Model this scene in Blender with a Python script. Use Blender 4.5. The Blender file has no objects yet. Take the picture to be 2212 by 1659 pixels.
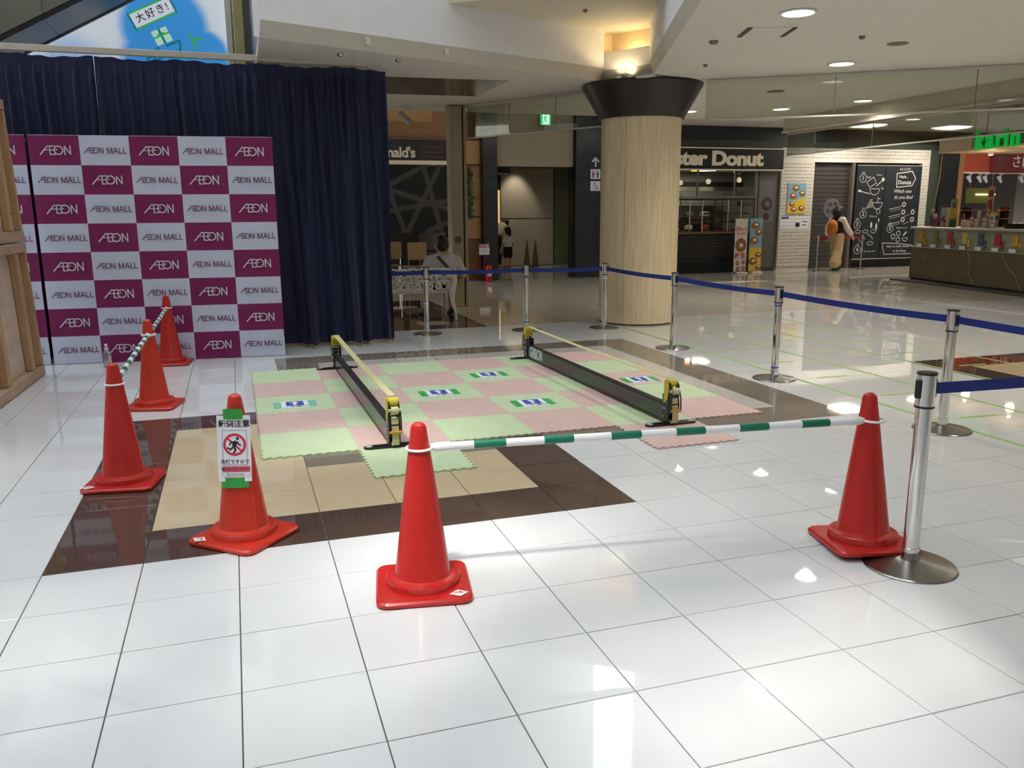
import bpy, bmesh, math, random
from mathutils import Vector, Matrix

SC = bpy.context.scene
COL = SC.collection
rnd = random.Random(11)
PI = math.pi

# ------------------------------------------------------------------ camera
CX, CY, CZ = 0.8766, -3.7736, 1.5109
PITCH, ROLL, YAW = 0.20531, -0.00691, 0.31679
cp, sp = math.cos(PITCH), math.sin(PITCH)
FW = Vector((math.sin(YAW) * cp, math.cos(YAW) * cp, -sp))
R0 = Vector((math.cos(YAW), -math.sin(YAW), 0))
U0 = R0.cross(FW)
RT = R0 * math.cos(ROLL) + U0 * math.sin(ROLL)
UP = -R0 * math.sin(ROLL) + U0 * math.cos(ROLL)
cam_d = bpy.data.cameras.new('camera')
cam = bpy.data.objects.new('camera', cam_d)
COL.objects.link(cam)
cam.matrix_world = Matrix(((RT.x, UP.x, -FW.x, CX), (RT.y, UP.y, -FW.y, CY), (RT.z, UP.z, -FW.z, CZ), (0, 0, 0, 1)))
cam_d.sensor_fit = 'HORIZONTAL'
cam_d.sensor_width = 36.0
cam_d.lens = 1801.68 * 36.0 / 2212.0
cam_d.clip_start, cam_d.clip_end = 0.05, 200
SC.camera = cam

# ------------------------------------------------------------------ world, sun, exposure
SC.view_settings.view_transform = 'Standard'
SC.view_settings.look = 'None'
SC.view_settings.exposure = 0.0
SC.view_settings.gamma = 1.0
SC.view_settings.use_curve_mapping = False
SC.cycles.max_bounces = 6
SC.cycles.diffuse_bounces = 3
SC.cycles.glossy_bounces = 3
SC.cycles.transmission_bounces = 4
SC.cycles.transparent_max_bounces = 8
SC.cycles.caustics_reflective = False
SC.cycles.caustics_refractive = False
SC.cycles.use_adaptive_sampling = True
SC.cycles.adaptive_threshold = 0.11
SC.cycles.adaptive_min_samples = 16
world = bpy.data.worlds.new('overcast_sky')
SC.world = world
world.use_nodes = True
bg = world.node_tree.nodes['Background']
bg.inputs[0].default_value = (0.87, 0.935, 1.0, 1)
bg.inputs[1].default_value = 5.1
sun_d = bpy.data.lights.new('sun', 'SUN')
sun_d.energy = 4.6
sun_d.angle = math.radians(5.0)
sun_d.color = (1.0, 0.95, 0.87)
sun = bpy.data.objects.new('sun', sun_d)
COL.objects.link(sun)
SUN_DIR = Vector((0.30, 0.42, -1.0)).normalized()      # direction the light travels
sun.rotation_euler = SUN_DIR.to_track_quat('-Z', 'Y').to_euler()
sun.location = (0, 0, 20)
por_d = bpy.data.lights.new('skylight_portal', 'AREA')
por_d.shape = 'RECTANGLE'; por_d.size = 11.0; por_d.size_y = 17.0
por_d.cycles.is_portal = True
por = bpy.data.objects.new('skylight_portal', por_d)
por.location = (-2.2, 0.0, 8.93)
COL.objects.link(por)

# ------------------------------------------------------------------ materials
def lin(c):
    c /= 255.0
    return c / 12.92 if c <= 0.04045 else ((c + 0.055) / 1.055) ** 2.4
def rgb(r, g, b): return (lin(r), lin(g), lin(b), 1)
MATS = {}
def mat(name, c, rough=0.6, metal=0.0, noise=0.06, scale=8.0, bump=0.0, bscale=60.0, emit=None, es=0.0, coat=0.0, spec=0.5, trans=0.0, stretch=None, alpha=1.0):
    if name in MATS: return MATS[name]
    m = bpy.data.materials.new(name); m.use_nodes = True
    nt = m.node_tree; b = nt.nodes['Principled BSDF']
    col = rgb(*c)
    b.inputs['Base Color'].default_value = col
    b.inputs['Roughness'].default_value = rough
    b.inputs['Metallic'].default_value = metal
    b.inputs['Specular IOR Level'].default_value = spec
    b.inputs['Coat Weight'].default_value = coat
    b.inputs['Coat Roughness'].default_value = 0.05
    b.inputs['Transmission Weight'].default_value = trans
    b.inputs['Alpha'].default_value = alpha
    m.diffuse_color = col
    if noise or bump:
        tc = nt.nodes.new('ShaderNodeTexCoord'); mp = nt.nodes.new('ShaderNodeMapping')
        nt.links.new(tc.outputs['Object'], mp.inputs['Vector'])
        if stretch: mp.inputs['Scale'].default_value = stretch
    if noise:
        n = nt.nodes.new('ShaderNodeTexNoise'); n.inputs['Scale'].default_value = scale; n.inputs['Detail'].default_value = 4
        nt.links.new(mp.outputs['Vector'], n.inputs['Vector'])
        r = nt.nodes.new('ShaderNodeValToRGB')
        r.color_ramp.elements[0].position, r.color_ramp.elements[1].position = 0.3, 0.7
        r.color_ramp.elements[0].color = tuple(max(0, v * (1 - noise)) for v in col[:3]) + (1,)
        r.color_ramp.elements[1].color = tuple(min(1, v * (1 + noise)) for v in col[:3]) + (1,)
        nt.links.new(n.outputs['Fac'], r.inputs['Fac']); nt.links.new(r.outputs['Color'], b.inputs['Base Color'])
    if bump:
        n2 = nt.nodes.new('ShaderNodeTexNoise'); n2.inputs['Scale'].default_value = bscale; n2.inputs['Detail'].default_value = 3
        nt.links.new(mp.outputs['Vector'], n2.inputs['Vector'])
        bp = nt.nodes.new('ShaderNodeBump'); bp.inputs['Strength'].default_value = bump; bp.inputs['Distance'].default_value = 0.01
        nt.links.new(n2.outputs['Fac'], bp.inputs['Height']); nt.links.new(bp.outputs['Normal'], b.inputs['Normal'])
    if emit:
        b.inputs['Emission Color'].default_value = rgb(*emit); b.inputs['Emission Strength'].default_value = es
    MATS[name] = m
    return m
def glass(name, tint=(235, 240, 236), refl=0.5):
    if name in MATS: return MATS[name]
    m = bpy.data.materials.new(name); m.use_nodes = True
    nt = m.node_tree; nt.nodes.clear()
    o = nt.nodes.new('ShaderNodeOutputMaterial'); mx = nt.nodes.new('ShaderNodeMixShader')
    t = nt.nodes.new('ShaderNodeBsdfTransparent'); g = nt.nodes.new('ShaderNodeBsdfGlossy')
    fr = nt.nodes.new('ShaderNodeFresnel'); fr.inputs['IOR'].default_value = 1.45
    mu = nt.nodes.new('ShaderNodeMath'); mu.operation = 'MULTIPLY'; mu.inputs[1].default_value = refl
    t.inputs['Color'].default_value = rgb(*tint); g.inputs['Roughness'].default_value = 0.02
    nt.links.new(fr.outputs[0], mu.inputs[0]); nt.links.new(mu.outputs[0], mx.inputs[0])
    nt.links.new(t.outputs[0], mx.inputs[1]); nt.links.new(g.outputs[0], mx.inputs[2]); nt.links.new(mx.outputs[0], o.inputs[0])
    MATS[name] = m
    return m

# ------------------------------------------------------------------ mesh builder
class MB:
    def __init__(s, M=None): s.v, s.f, s.m, s.M = [], [], [], (M or Matrix())
    def add(s, vs, fs, mi=0, M=None):
        k = len(s.v); T = s.M @ M if M is not None else s.M
        s.v += [tuple(T @ Vector(p)) for p in vs]
        s.f += [tuple(i + k for i in f) for f in fs]; s.m += [mi] * len(fs)
        return s
    def box(s, x0, x1, y0, y1, z0, z1, mi=0, M=None):
        vs = [(x, y, z) for z in (z0, z1) for y in (y0, y1) for x in (x0, x1)]
        return s.add(vs, [(0, 2, 3, 1), (4, 5, 7, 6), (0, 1, 5, 4), (2, 6, 7, 3), (1, 3, 7, 5), (0, 4, 6, 2)], mi, M)
    def bbox(s, x0, x1, y0, y1, z0, z1, b=0.004, mi=0, M=None):      # box with chamfered edges
        bm = bmesh.new(); bmesh.ops.create_cube(bm, size=1)
        for v in bm.verts: v.co = Vector(((x0 + x1) / 2 + v.co.x * (x1 - x0), (y0 + y1) / 2 + v.co.y * (y1 - y0), (z0 + z1) / 2 + v.co.z * (z1 - z0)))
        bmesh.ops.bevel(bm, geom=bm.edges[:], offset=b, segments=1, affect='EDGES')
        bm.verts.index_update()
        s.add([v.co[:] for v in bm.verts], [tuple(v.index for v in f.verts) for f in bm.faces], mi, M); bm.free()
        return s
    def prism(s, poly, z0, z1, mi=0, M=None, caps=True):              # polygon in xy, extruded in z
        n = len(poly)
        vs = [(x, y, z0) for x, y in poly] + [(x, y, z1) for x, y in poly]
        fs = [(i, (i + 1) % n, n + (i + 1) % n, n + i) for i in range(n)]
        if caps: fs += [tuple(range(n - 1, -1, -1)), tuple(range(n, 2 * n))]
        return s.add(vs, fs, mi, M)
    def lathe(s, prof, n=24, mi=0, M=None, cap0=True, cap1=True, a0=0.0, a1=2 * PI):
        full = abs(a1 - a0 - 2 * PI) < 1e-6
        k = n if full else n + 1
        vs = [(r * math.cos(a0 + (a1 - a0) * i / n), r * math.sin(a0 + (a1 - a0) * i / n), z) for r, z in prof for i in range(k)]
        fs = []
        for j in range(len(prof) - 1):
            for i in range(n):
                a, b = j * k + i, j * k + (i + 1) % k
                fs.append((a, b, b + k, a + k))
        if full and cap0: fs.append(tuple(range(k - 1, -1, -1)))
        if full and cap1: fs.append(tuple((len(prof) - 1) * k + i for i in range(k)))
        return s.add(vs, fs, mi, M)
    def tube(s, pts, r, n=8, mi=0, M=None, closed=False):
        P = [Vector(p) for p in pts]; m = len(P); vs, fs = [], []
        rr = r if isinstance(r, (list, tuple)) else [r] * m
        for i, p in enumerate(P):
            if closed: t = P[(i + 1) % m] - P[i - 1]
            else: t = P[min(i + 1, m - 1)] - P[max(i - 1, 0)]
            t.normalize()
            a = t.cross(Vector((0, 0, 1)) if abs(t.z) < 0.95 else Vector((0, 1, 0))).normalized(); b = t.cross(a)
            vs += [tuple(p + (a * math.cos(2 * PI * j / n) + b * math.sin(2 * PI * j / n)) * rr[i]) for j in range(n)]
        for i in range(m if closed else m - 1):
            for j in range(n):
                q = (i + 1) % m
                fs.append((i * n + j, i * n + (j + 1) % n, q * n + (j + 1) % n, q * n + j))
        if not closed: fs += [tuple(range(n)), tuple((m - 1) * n + j for j in range(n - 1, -1, -1))]
        return s.add(vs, fs, mi, M)
    def ball(s, c, r, mi=0, M=None, n=10):
        c = Vector(c); rx, ry, rz = r if isinstance(r, (tuple, list)) else (r, r, r)
        prof = [(math.sin(PI * j / n), -math.cos(PI * j / n)) for j in range(n + 1)]
        prof[0] = (0.001, -1); prof[-1] = (0.001, 1)
        T = Matrix.Translation(c) @ Matrix.Diagonal((rx, ry, rz, 1))
        return s.lathe(prof, 2 * n, mi, (M @ T) if M is not None else T)
    def stroke(s, pts, w, z=0.0, mi=0, M=None, closed=False, h=0.0008):     # flat ribbon in xy
        P = [Vector((p[0], p[1])) for p in pts]; m = len(P)
        if m < 2: return s
        L, Rr = [], []
        for i in range(m):
            if closed: a, b = P[i] - P[i - 1], P[(i + 1) % m] - P[i]
            else: a, b = P[i] - P[max(i - 1, 0)], P[min(i + 1, m - 1)] - P[i]
            if a.length < 1e-9: a = b
            if b.length < 1e-9: b = a
            a, b = a.normalized(), b.normalized(); t = a + b
            t = t.normalized() if t.length > 1e-6 else a
            nn = Vector((-t.y, t.x)); k = max(0.5, abs(nn.dot(Vector((-a.y, a.x)))))
            L.append(P[i] + nn * (w / 2 / k)); Rr.append(P[i] - nn * (w / 2 / k))
        vs = [(p.x, p.y, z + h) for p in L] + [(p.x, p.y, z + h) for p in Rr]
        fs = [(i, m + i, m + (i + 1) % m, (i + 1) % m) for i in range(m if closed else m - 1)]
        return s.add(vs, fs, mi, M)
    def disc(s, c, r, z=0.0, mi=0, M=None, n=20, ry=None, h=0.0008):
        ry = r if ry is None else ry
        return s.add([(c[0] + r * math.cos(2 * PI * i / n), c[1] + ry * math.sin(2 * PI * i / n), z + h) for i in range(n)], [tuple(range(n))], mi, M)
    def rect(s, x0, x1, y0, y1, z=0.0, mi=0, M=None, h=0.0008):
        return s.add([(x0, y0, z + h), (x1, y0, z + h), (x1, y1, z + h), (x0, y1, z + h)], [(0, 1, 2, 3)], mi, M)
    def text(s, t, size, x=0.0, y=0.0, z=0.0, mi=0, M=None, ext=0.0, off=0.0, sh=0.0, ax='CENTER', sx=1.0, sp=1.0, res=3, h=0.0008):
        vs, fs = text_geo(t, ext / size, off, sh, ax, sp, res)
        T = Matrix.Translation((x, y, z + h)) @ Matrix.Diagonal((size * sx, size, size if ext else 1, 1))
        return s.add(vs, fs, mi, (M @ T) if M is not None else T)
    def mesh(s, name, mats, angle=35):
        me = bpy.data.meshes.new(name); me.from_pydata(s.v, [], s.f)
        for m in (mats if isinstance(mats, (list, tuple)) else [mats]): me.materials.append(m)
        me.polygons.foreach_set('material_index', s.m)
        me.polygons.foreach_set('use_smooth', [True] * len(s.f)); me.update()
        me.set_sharp_from_angle(angle=math.radians(angle))
        return me
    def build(s, name, mats, parent=None, loc=None, rotz=0.0, angle=35):
        return link(name, s.mesh(name, mats, angle), parent, loc, rotz)
def link(name, me, parent=None, loc=None, rotz=0.0):
    o = bpy.data.objects.new(name, me); COL.objects.link(o)
    if parent: o.parent = parent
    if loc is not None: o.location = loc
    if rotz: o.rotation_euler = (0, 0, rotz)
    return o
TXT = {}
def text_geo(t, ext, off, sh, ax, sp, res):
    k = (t, ext, off, sh, ax, sp, res)
    if k not in TXT:
        cu = bpy.data.curves.new('lettering', 'FONT'); cu.body = t; cu.size = 1; cu.extrude = ext; cu.offset = off; cu.shear = sh
        cu.align_x = ax; cu.align_y = 'CENTER'; cu.space_character = sp; cu.resolution_u = res
        o = bpy.data.objects.new('lettering', cu); COL.objects.link(o)
        dg = bpy.context.evaluated_depsgraph_get(); e = o.evaluated_get(dg); me = e.to_mesh()
        TXT[k] = ([v.co[:] for v in me.vertices], [tuple(p.vertices) for p in me.polygons])
        e.to_mesh_clear(); bpy.data.objects.remove(o); bpy.data.curves.remove(cu)
    return TXT[k]
def tag(o, label=None, cat=None, group=None, kind=None):
    if label: o['label'] = label
    if cat: o['category'] = cat
    if group: o['group'] = group
    if kind: o['kind'] = kind
    return o
def thing(name, label, cat, loc=(0, 0, 0), rotz=0.0, group=None):
    o = bpy.data.objects.new(name, None); COL.objects.link(o); o.empty_display_size = 0.1
    o.location = loc; o.rotation_euler = (0, 0, rotz)
    return tag(o, label, cat, group)
def struct(o): o['kind'] = 'structure'; return o
def tri(c, r, k=3, a0=0.0): return [(c[0] + r * math.cos(a0 + 2 * PI * i / k), c[1] + r * math.sin(a0 + 2 * PI * i / k)) for i in range(k)]
def arc(cx, cy, r, a0, a1, n=12, ry=None):
    ry = r if ry is None else ry
    return [(cx + r * math.cos(math.radians(a0 + (a1 - a0) * i / n)), cy + ry * math.sin(math.radians(a0 + (a1 - a0) * i / n))) for i in range(n + 1)]
def upright(x, y, z, ang=0.0):   # local xy -> world: x along the wall, y up, z towards the viewer side
    return Matrix.Translation((x, y, z)) @ Matrix.Rotation(ang, 4, 'Z') @ Matrix.Rotation(PI / 2, 4, 'X')
def remesh(parts, voxel=0.014, smooth=4):     # one continuous surface from overlapping solids
    mb = MB()
    for p in parts: p(mb)
    me = bpy.data.meshes.new('tmp'); me.from_pydata(mb.v, [], mb.f); me.update()
    o = bpy.data.objects.new('tmp', me); COL.objects.link(o)
    md = o.modifiers.new('r', 'REMESH'); md.mode = 'VOXEL'; md.voxel_size = voxel
    ms = o.modifiers.new('s', 'SMOOTH'); ms.factor = 0.5; ms.iterations = smooth
    dg = bpy.context.evaluated_depsgraph_get(); e = o.evaluated_get(dg)
    out = bpy.data.meshes.new_from_object(e)
    bpy.data.objects.remove(o); bpy.data.meshes.remove(me)
    out.polygons.foreach_set('use_smooth', [True] * len(out.polygons))
    return out
def cap(a, b, ra, rb):   # tapered capsule from a to b
    def f(mb):
        A, B = Vector(a), Vector(b); n = 6
        mb.tube([A.lerp(B, i / n) for i in range(n + 1)], [ra + (rb - ra) * i / n for i in range(n + 1)], 12)
        mb.ball(A, ra, n=7); mb.ball(B, rb, n=7)
    return f
def ell(c, r, rot=None):
    def f(mb): mb.ball((0, 0, 0), r, M=Matrix.Translation(c) @ (rot or Matrix()), n=9)
    return f

# ------------------------------------------------------------------ base materials
M_white_tile = mat('white_porcelain', (222, 224, 225), 0.028, noise=0.02, scale=3)
M_dark_tile = mat('dark_brown_porcelain', (84, 68, 60), 0.035, noise=0.05, scale=5)
M_grey_tile = mat('grey_brown_porcelain', (136, 126, 114), 0.035, noise=0.05, scale=5)
M_beige_tile = mat('beige_porcelain', (208, 188, 154), 0.04, noise=0.03, scale=4)
M_pale_tile = mat('pale_grey_porcelain', (208, 203, 195), 0.04, noise=0.02, scale=4)
M_conc_tile = mat('sand_porcelain', (206, 192, 166), 0.035, noise=0.04, scale=3)
M_red_tile = mat('oxblood_porcelain', (110, 48, 38), 0.035, noise=0.05)
M_grout = mat('grout', (98, 96, 94), 0.9)
M_wallw = mat('white_wall_paint', (232, 230, 226), 0.7, noise=0.015)
M_ceil = mat('ceiling_paint', (226, 222, 214), 0.75, noise=0.015)
M_fascia = mat('fascia_paint', (240, 239, 240), 0.6, noise=0.015)
M_strip = mat('fascia_edge_paint', (205, 198, 186), 0.6, noise=0.02)
M_dark = mat('black_granite', (30, 32, 36), 0.25, noise=0.3, scale=90)
M_black = mat('black_paint', (18, 18, 20), 0.4)
M_steel = mat('brushed_steel', (200, 198, 194), 0.16, metal=1.0, noise=0.03)
M_chrome = mat('polished_steel', (215, 213, 210), 0.07, metal=1.0, noise=0.0)
M_alu = mat('aluminium', (206, 200, 190), 0.4, metal=0.6, noise=0.03)
M_white_p = mat('white_plastic', (238, 238, 240), 0.35, noise=0.0)
M_paper = mat('white_paper', (236, 237, 242), 0.7, noise=0.0)
M_ink = mat('black_ink', (22, 22, 24), 0.7, noise=0.0)
M_glass = glass('clear_glass', (232, 236, 230), 0.6)

# ------------------------------------------------------------------ floor: slab, 300 nearest tiles as parts, the rest joined
T = 0.4
fl = MB().box(-9, 25, -10, 20.5, -0.14, -0.006)
floor = struct(fl.build('floor', M_grout))
def tile_kind(i, j):
    def ring(a, b, c, d): return a <= i < b and c <= j < d and (i in (a, b - 1) or j in (c, d - 1))
    if ring(0, 7, 0, 7): return 1
    if ring(3, 13, 3, 13): return 2
    if 0 <= i < 7 and 0 <= j < 7: return 3
    if 3 <= i < 13 and 3 <= j < 13: return 4
    if ring(18, 28, -3, 7): return 6 if (i in (19, 20) and j == 6) else 1
    if 18 <= i < 28 and -3 <= j < 7: return 3
    if j >= 17 and i < 10:
        if i in (8, 6, 4) and j in (18, 23): return 3
        if j < 26: return 1
    if j >= 17: return 5 if i < 13 else 4
    return 0
TM = [M_white_tile, M_dark_tile, M_grey_tile, M_beige_tile, M_pale_tile, M_conc_tile, M_red_tile]
def tile_mb(g=0.0021, ch=0.0012):
    a, b = g, T - g
    mb = MB()
    vs = [(a, a, -.007), (b, a, -.007), (b, b, -.007), (a, b, -.007), (a, a, -ch), (b, a, -ch), (b, b, -ch), (a, b, -ch),
          (a + ch, a + ch, 0), (b - ch, a + ch, 0), (b - ch, b - ch, 0), (a + ch, b - ch, 0)]
    fs = [(8, 9, 10, 11)]
    for k in range(4):
        n = (k + 1) % 4
        fs += [(k, n, 4 + n, 4 + k), (4 + k, 4 + n, 8 + n, 8 + k)]
    return mb.add(vs, fs)
tile_me = [tile_mb().mesh('tile', m, 10) for m in TM]
cells = []
for i in range(-22, 62):
    for j in range(-25, 51):
        p = Vector(((i + .5) * T - CX, (j + .5) * T - CY, -CZ)); d = p.dot(FW)
        vis = d > 0.3 and abs(p.dot(RT) / d) < 0.66 and abs(p.dot(UP) / d) < 0.50
        cells.append((d ** 3 if vis else 1e9 + p.length, i, j))
cells.sort()
far = MB()
for q, (k, i, j) in enumerate(cells):
    mi = tile_kind(i, j)
    tl = Matrix.Rotation(rnd.gauss(0, .0006), 4, 'X') @ Matrix.Rotation(rnd.gauss(0, .0006), 4, 'Y')
    if q < 300:
        o = link('tile', tile_me[mi], floor)
        o.matrix_local = Matrix.Translation((i * T, j * T, 0)) @ tl
    else:
        g = 0.0021
        far.add([(g, g, -.007), (T - g, g, -.007), (T - g, T - g, -.007), (g, T - g, -.007), (g, g, 0), (T - g, g, 0), (T - g, T - g, 0), (g, T - g, 0)],
                [(4, 5, 6, 7), (0, 1, 5, 4), (1, 2, 6, 5), (2, 3, 7, 6), (3, 0, 4, 7)], mi, Matrix.Translation((i * T, j * T, 0)) @ tl)
tag(far.build('tile_field', TM, floor, angle=10), kind='stuff')

# ------------------------------------------------------------------ ceilings and upper edges
ZC = 3.1
A = Vector((1.235, 4.79)); B = Vector((5.42, 6.40)); Cc = Vector((5.80, 5.72)); Dd = Vector((4.46, 2.364))
E0 = Cc + (Dd - Cc) * 4.4
low = MB()
low.prism([(1.235, 4.79), (5.42, 6.40), (5.80, 5.72), (10.55, 5.72), (10.55, 10.1), (1.3, 10.1)], ZC, ZC + .12)
low.prism([(5.80, 5.72), (E0.x, E0.y), (10.55, E0.y), (10.55, 5.72)], ZC, ZC + .12)
struct(low.build('ceiling_low', M_ceil))
struct(MB().box(10.55, 26, -9, 20.5, 3.42, 3.54).box(1.3, 10.55, 10.1, 20.5, 3.62, 3.74).build('ceiling_back', M_ceil))
def fascia(name, P, Q, side):     # chamfered edge strip + tall face, standing on the atrium side
    d = (Q - P).normalized(); n = Vector((-d.y, d.x)) * side
    mb = MB()
    prof = [(0, ZC), (.05, ZC + .15), (.05, 9.0), (-.12, 9.0), (-.12, ZC + .03)]
    vs = [(P.x + n.x * a, P.y + n.y * a, z) for a, z in prof] + [(Q.x + n.x * a, Q.y + n.y * a, z) for a, z in prof]
    mb.add(vs, [(0, 1, 6, 5)], 1).add(vs, [(1, 2, 7, 6), (2, 3, 8, 7), (3, 4, 9, 8), (4, 0, 5, 9), (0, 4, 3, 2, 1), (5, 6, 7, 8, 9)], 0)
    o = struct(mb.build(name, [M_fascia, M_strip]))
    return o, d, n
f1, d1, n1 = fascia('wall_upper_left', A, B, -1)
f2, d2, n2 = fascia('wall_upper_right', Cc, E0, -1)
# end face of the left upper edge (glazed end with metal corner) and the wall going back
struct(MB().prism([(1.235, 4.79), (1.36, 4.84), (1.42, 9.1), (1.30, 9.1)], ZC + .02, 9.0).build('wall_upper_return', mat('end_glazing', (150, 148, 144), 0.25, noise=.1)))
# patches on the edge strip
for k, t in enumerate((.28, .52)):
    p = A + (B - A) * t * 0.9
    tag(MB(upright(p.x + n1.x * .035, p.y + n1.y * .035, ZC + .09, math.atan2(d1.y, d1.x))).bbox(-.03, .03, -.035, .045, 0, .006, .002).build('repair_patch', mat('patch_paint', (226, 218, 200), .6)),
        ['pale square repair patch on ceiling edge above curtain, nearer the left end', 'pale square repair patch on ceiling edge, nearer the round column'][k], 'patch', 'patches on ceiling edge')
# warm-lit canopy plate in the corner above the column and panels round it
struct(MB().prism([(3.2, 5.52), (5.42, 6.38), (5.66, 6.58), (6.10, 5.80), (5.80, 5.72), (5.15, 4.12)], 3.68, 3.80).build('ceiling_corner_plate', mat('plate_paint', (226, 216, 196), .7, noise=.01)))
struct(MB().prism([(5.42, 6.40), (5.80, 5.72), (5.86, 5.755), (5.48, 6.435)], ZC - .02, 3.43).build('wall_corner_panel', M_wallw))
struct(MB().prism([(5.60, 6.52), (6.02, 5.79), (6.06, 5.81), (5.64, 6.54)], ZC, 3.679).prism([(5.42, 6.40), (5.62, 6.50), (5.60, 6.54), (5.40, 6.44)], ZC, 3.679)
       .prism([(5.80, 5.72), (6.04, 5.78), (6.03, 5.82), (5.79, 5.76)], ZC, 3.679).build('wall_corner_back', mat('corner_paint', (226, 206, 170), .7, noise=.01)))
# upper shell of the atrium
struct(MB().box(-9.2, -9.0, -10, 20.5, 0, 9.0).build('wall_left', mat('stone_wall', (178, 172, 164), .7, noise=.04)))
struct(MB().box(-9, 26, -10.2, -10, 0, 9.0).build('wall_behind', MATS['stone_wall']))
struct(MB().box(-9, 1.42, 9.1, 9.3, 0, 9.0).build('wall_far_left', M_wallw))
struct(MB().box(26, 26.2, -10, 20.5, 0, 3.6).build('wall_right', mat('dim_taupe', (120, 108, 92), .8)))
struct(MB().box(1.2, 26, 20.4, 20.5, 0, 3.7).build('wall_end', mat('end_wall_dark', (60, 54, 48), .8)))
# skylight: frame with glazing bars over the atrium
sk = MB()
for k in range(9): sk.box(-9 + k * 1.75, -8.86 + k * 1.75, -10, 9.3, 9.0, 9.35)
for k in range(8): sk.box(-9, 6.5, -10 + k * 2.7, -9.88 + k * 2.7, 9.0, 9.2)
skl = struct(sk.build('ceiling_skylight', M_alu))
# unseen white baffles added to block sun; gaps shape soft bands on the floor
GAPS = [(.9, 2.9, -.12), (1.3, 2.0, -.52), (-.4, .5, -.58), (1.9, 3.3, -1.45), (.8, 1.3, -1.0), (2.1, 2.7, -2.1), (1.2, 2.3, 1.62)]
M_baf = mat('added_baffle_white', (236, 236, 234), .8, noise=0)
k = 0
y = -10.0
while y < 9.2:
    segs = [(-9.0, 6.5)]
    for a, b, gy in GAPS:
        if abs(y - (gy - .42 * 9.6)) < .26:
            a, b = a - 2.88, b - 2.88; new = []
            for s0, s1 in segs:
                if b <= s0 or a >= s1: new.append((s0, s1)); continue
                if a > s0: new.append((s0, a))
                if b < s1: new.append((b, s1))
            segs = new
    fb = MB()
    for s0, s1 in segs: fb.box(s0, s1, y, y + .03, 9.02, 10.2)
    fb.build('added_baffle', M_baf, skl); y += .48
# bulkhead with a hanging glass screen on the right
struct(MB().box(10.45, 10.6, 1.0, 9.6, 2.87, ZC + .02).box(10.43, 10.62, 1.0, 9.62, 2.84, 2.87).build('trim_bulkhead', M_strip))
# ceiling fittings -------------------------------------------------
M_lamp = mat('lamp_glow', (255, 250, 240), .5, noise=0, emit=(255, 244, 226), es=9.0)
def downlight(x, y, label, r=.13, e=120, z=ZC, on=True):
    t = thing('downlight', label, 'lamp', (x, y, z), 0, 'round ceiling downlights')
    MB().lathe([(r + .025, -.004), (r + .02, -.012), (r, -.012), (r - .01, .02), (r - .01, .05)], 28, cap0=False, cap1=False).build('rim', M_white_p, t)
    MB().lathe([(.002, -.004), (r - .004, -.004), (r - .004, .01), (.002, .01)], 28).build('diffuser', M_lamp, t)
    ld = bpy.data.lights.new('downlight_lamp', 'SPOT'); ld.energy = e; ld.spot_size = math.radians(150); ld.spot_blend = .8; ld.shadow_soft_size = .07; ld.color = (1, .91, .78)
    lo = bpy.data.objects.new('bulb', ld); COL.objects.link(lo); lo.parent = t; lo.location = (0, 0, -.02)
    return t
for x, y, lb in ((5.45, 2.50, 'large bright round downlight nearest the top edge of the picture'), (7.50, 4.47, 'bright round downlight just in front of the hanging glass screen'),
                 (10.06, 7.12, 'bright round downlight behind the glass screen, beside the grey bulkhead'), (9.50, 8.36, 'round downlight behind the glass screen, above the donut shop sign'),
                 (8.19, 9.04, 'small round downlight just right of the column capital')):
    downlight(x, y, lb)
for x, y in ((8.0, .6), (9.8, 3.0), (6.3, -1.5), (9.2, -3.2)):  # unseen lamps added so the light carries on under the low ceiling
    downlight(x, y, 'unseen round downlight added to the low ceiling outside the picture')
M_sqlamp = mat('square_lamp_glow', (255, 250, 240), .5, noise=0, emit=(255, 248, 236), es=7)
for x, y, lb in ((15.1, 12.9, 'square flush ceiling light above the chalkboard banners'), (17.5, 12.8, 'square flush ceiling light left of the green kiosk lettering')):
    t = thing('square_ceiling_light', lb, 'lamp', (x, y, 3.42), 0, 'square ceiling lights')
    MB().prism([(-.34, -.34), (.34, -.34), (.34, .34), (-.34, .34)], -.02, 0).build('frame', M_white_p, t)
    MB().bbox(-.31, .31, -.31, .31, -.03, -.021, .004).build('diffuser', M_sqlamp, t)
    ld = bpy.data.lights.new('square_lamp', 'AREA'); ld.energy = 46; ld.size = .6; ld.color = (1, .9, .75)
    lo = bpy.data.objects.new('bulb', ld); COL.objects.link(lo); lo.parent = t; lo.location = (0, 0, -.05)
t = thing('ceiling_access_hatch', 'square ceiling panel with two dark slot vents beside the first downlight', 'hatch', (5.66, 3.24, ZC), math.radians(-19))
MB().bbox(-.2, .2, -.2, .2, -.006, 0, .002).build('panel', M_ceil, t)
for sx in (-1, 1): MB().bbox(sx * .2 - .022, sx * .2 + .022, -.2, .2, -.010, -.001, .002).build('slot_vent', mat('vent_dark', (70, 64, 58), .7), t)
def cdisc(name, lb, cat, x, y, r, h, m, g=None, z=ZC):
    return tag(MB().lathe([(r, 0), (r, -h * .5), (r * .6, -h), (.001, -h)], 18, cap1=False).build(name, m, loc=(x, y, z)), lb, cat, g)
M_grill = mat('grille', (120, 112, 100), .6)
cdisc('sprinkler', 'small sprinkler head in ceiling left of the pale column panel', 'sprinkler', 4.95, 8.35, .03, .03, M_grill)
cdisc('sprinkler', 'small dark sprinkler head right of the column, beyond the slot-vent panel', 'sprinkler', 6.05, 4.95, .025, .03, M_grill)
cdisc('sprinkler', 'small dark sprinkler between the two brightest downlights', 'sprinkler', 6.65, 3.15, .03, .03, M_grill)
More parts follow.
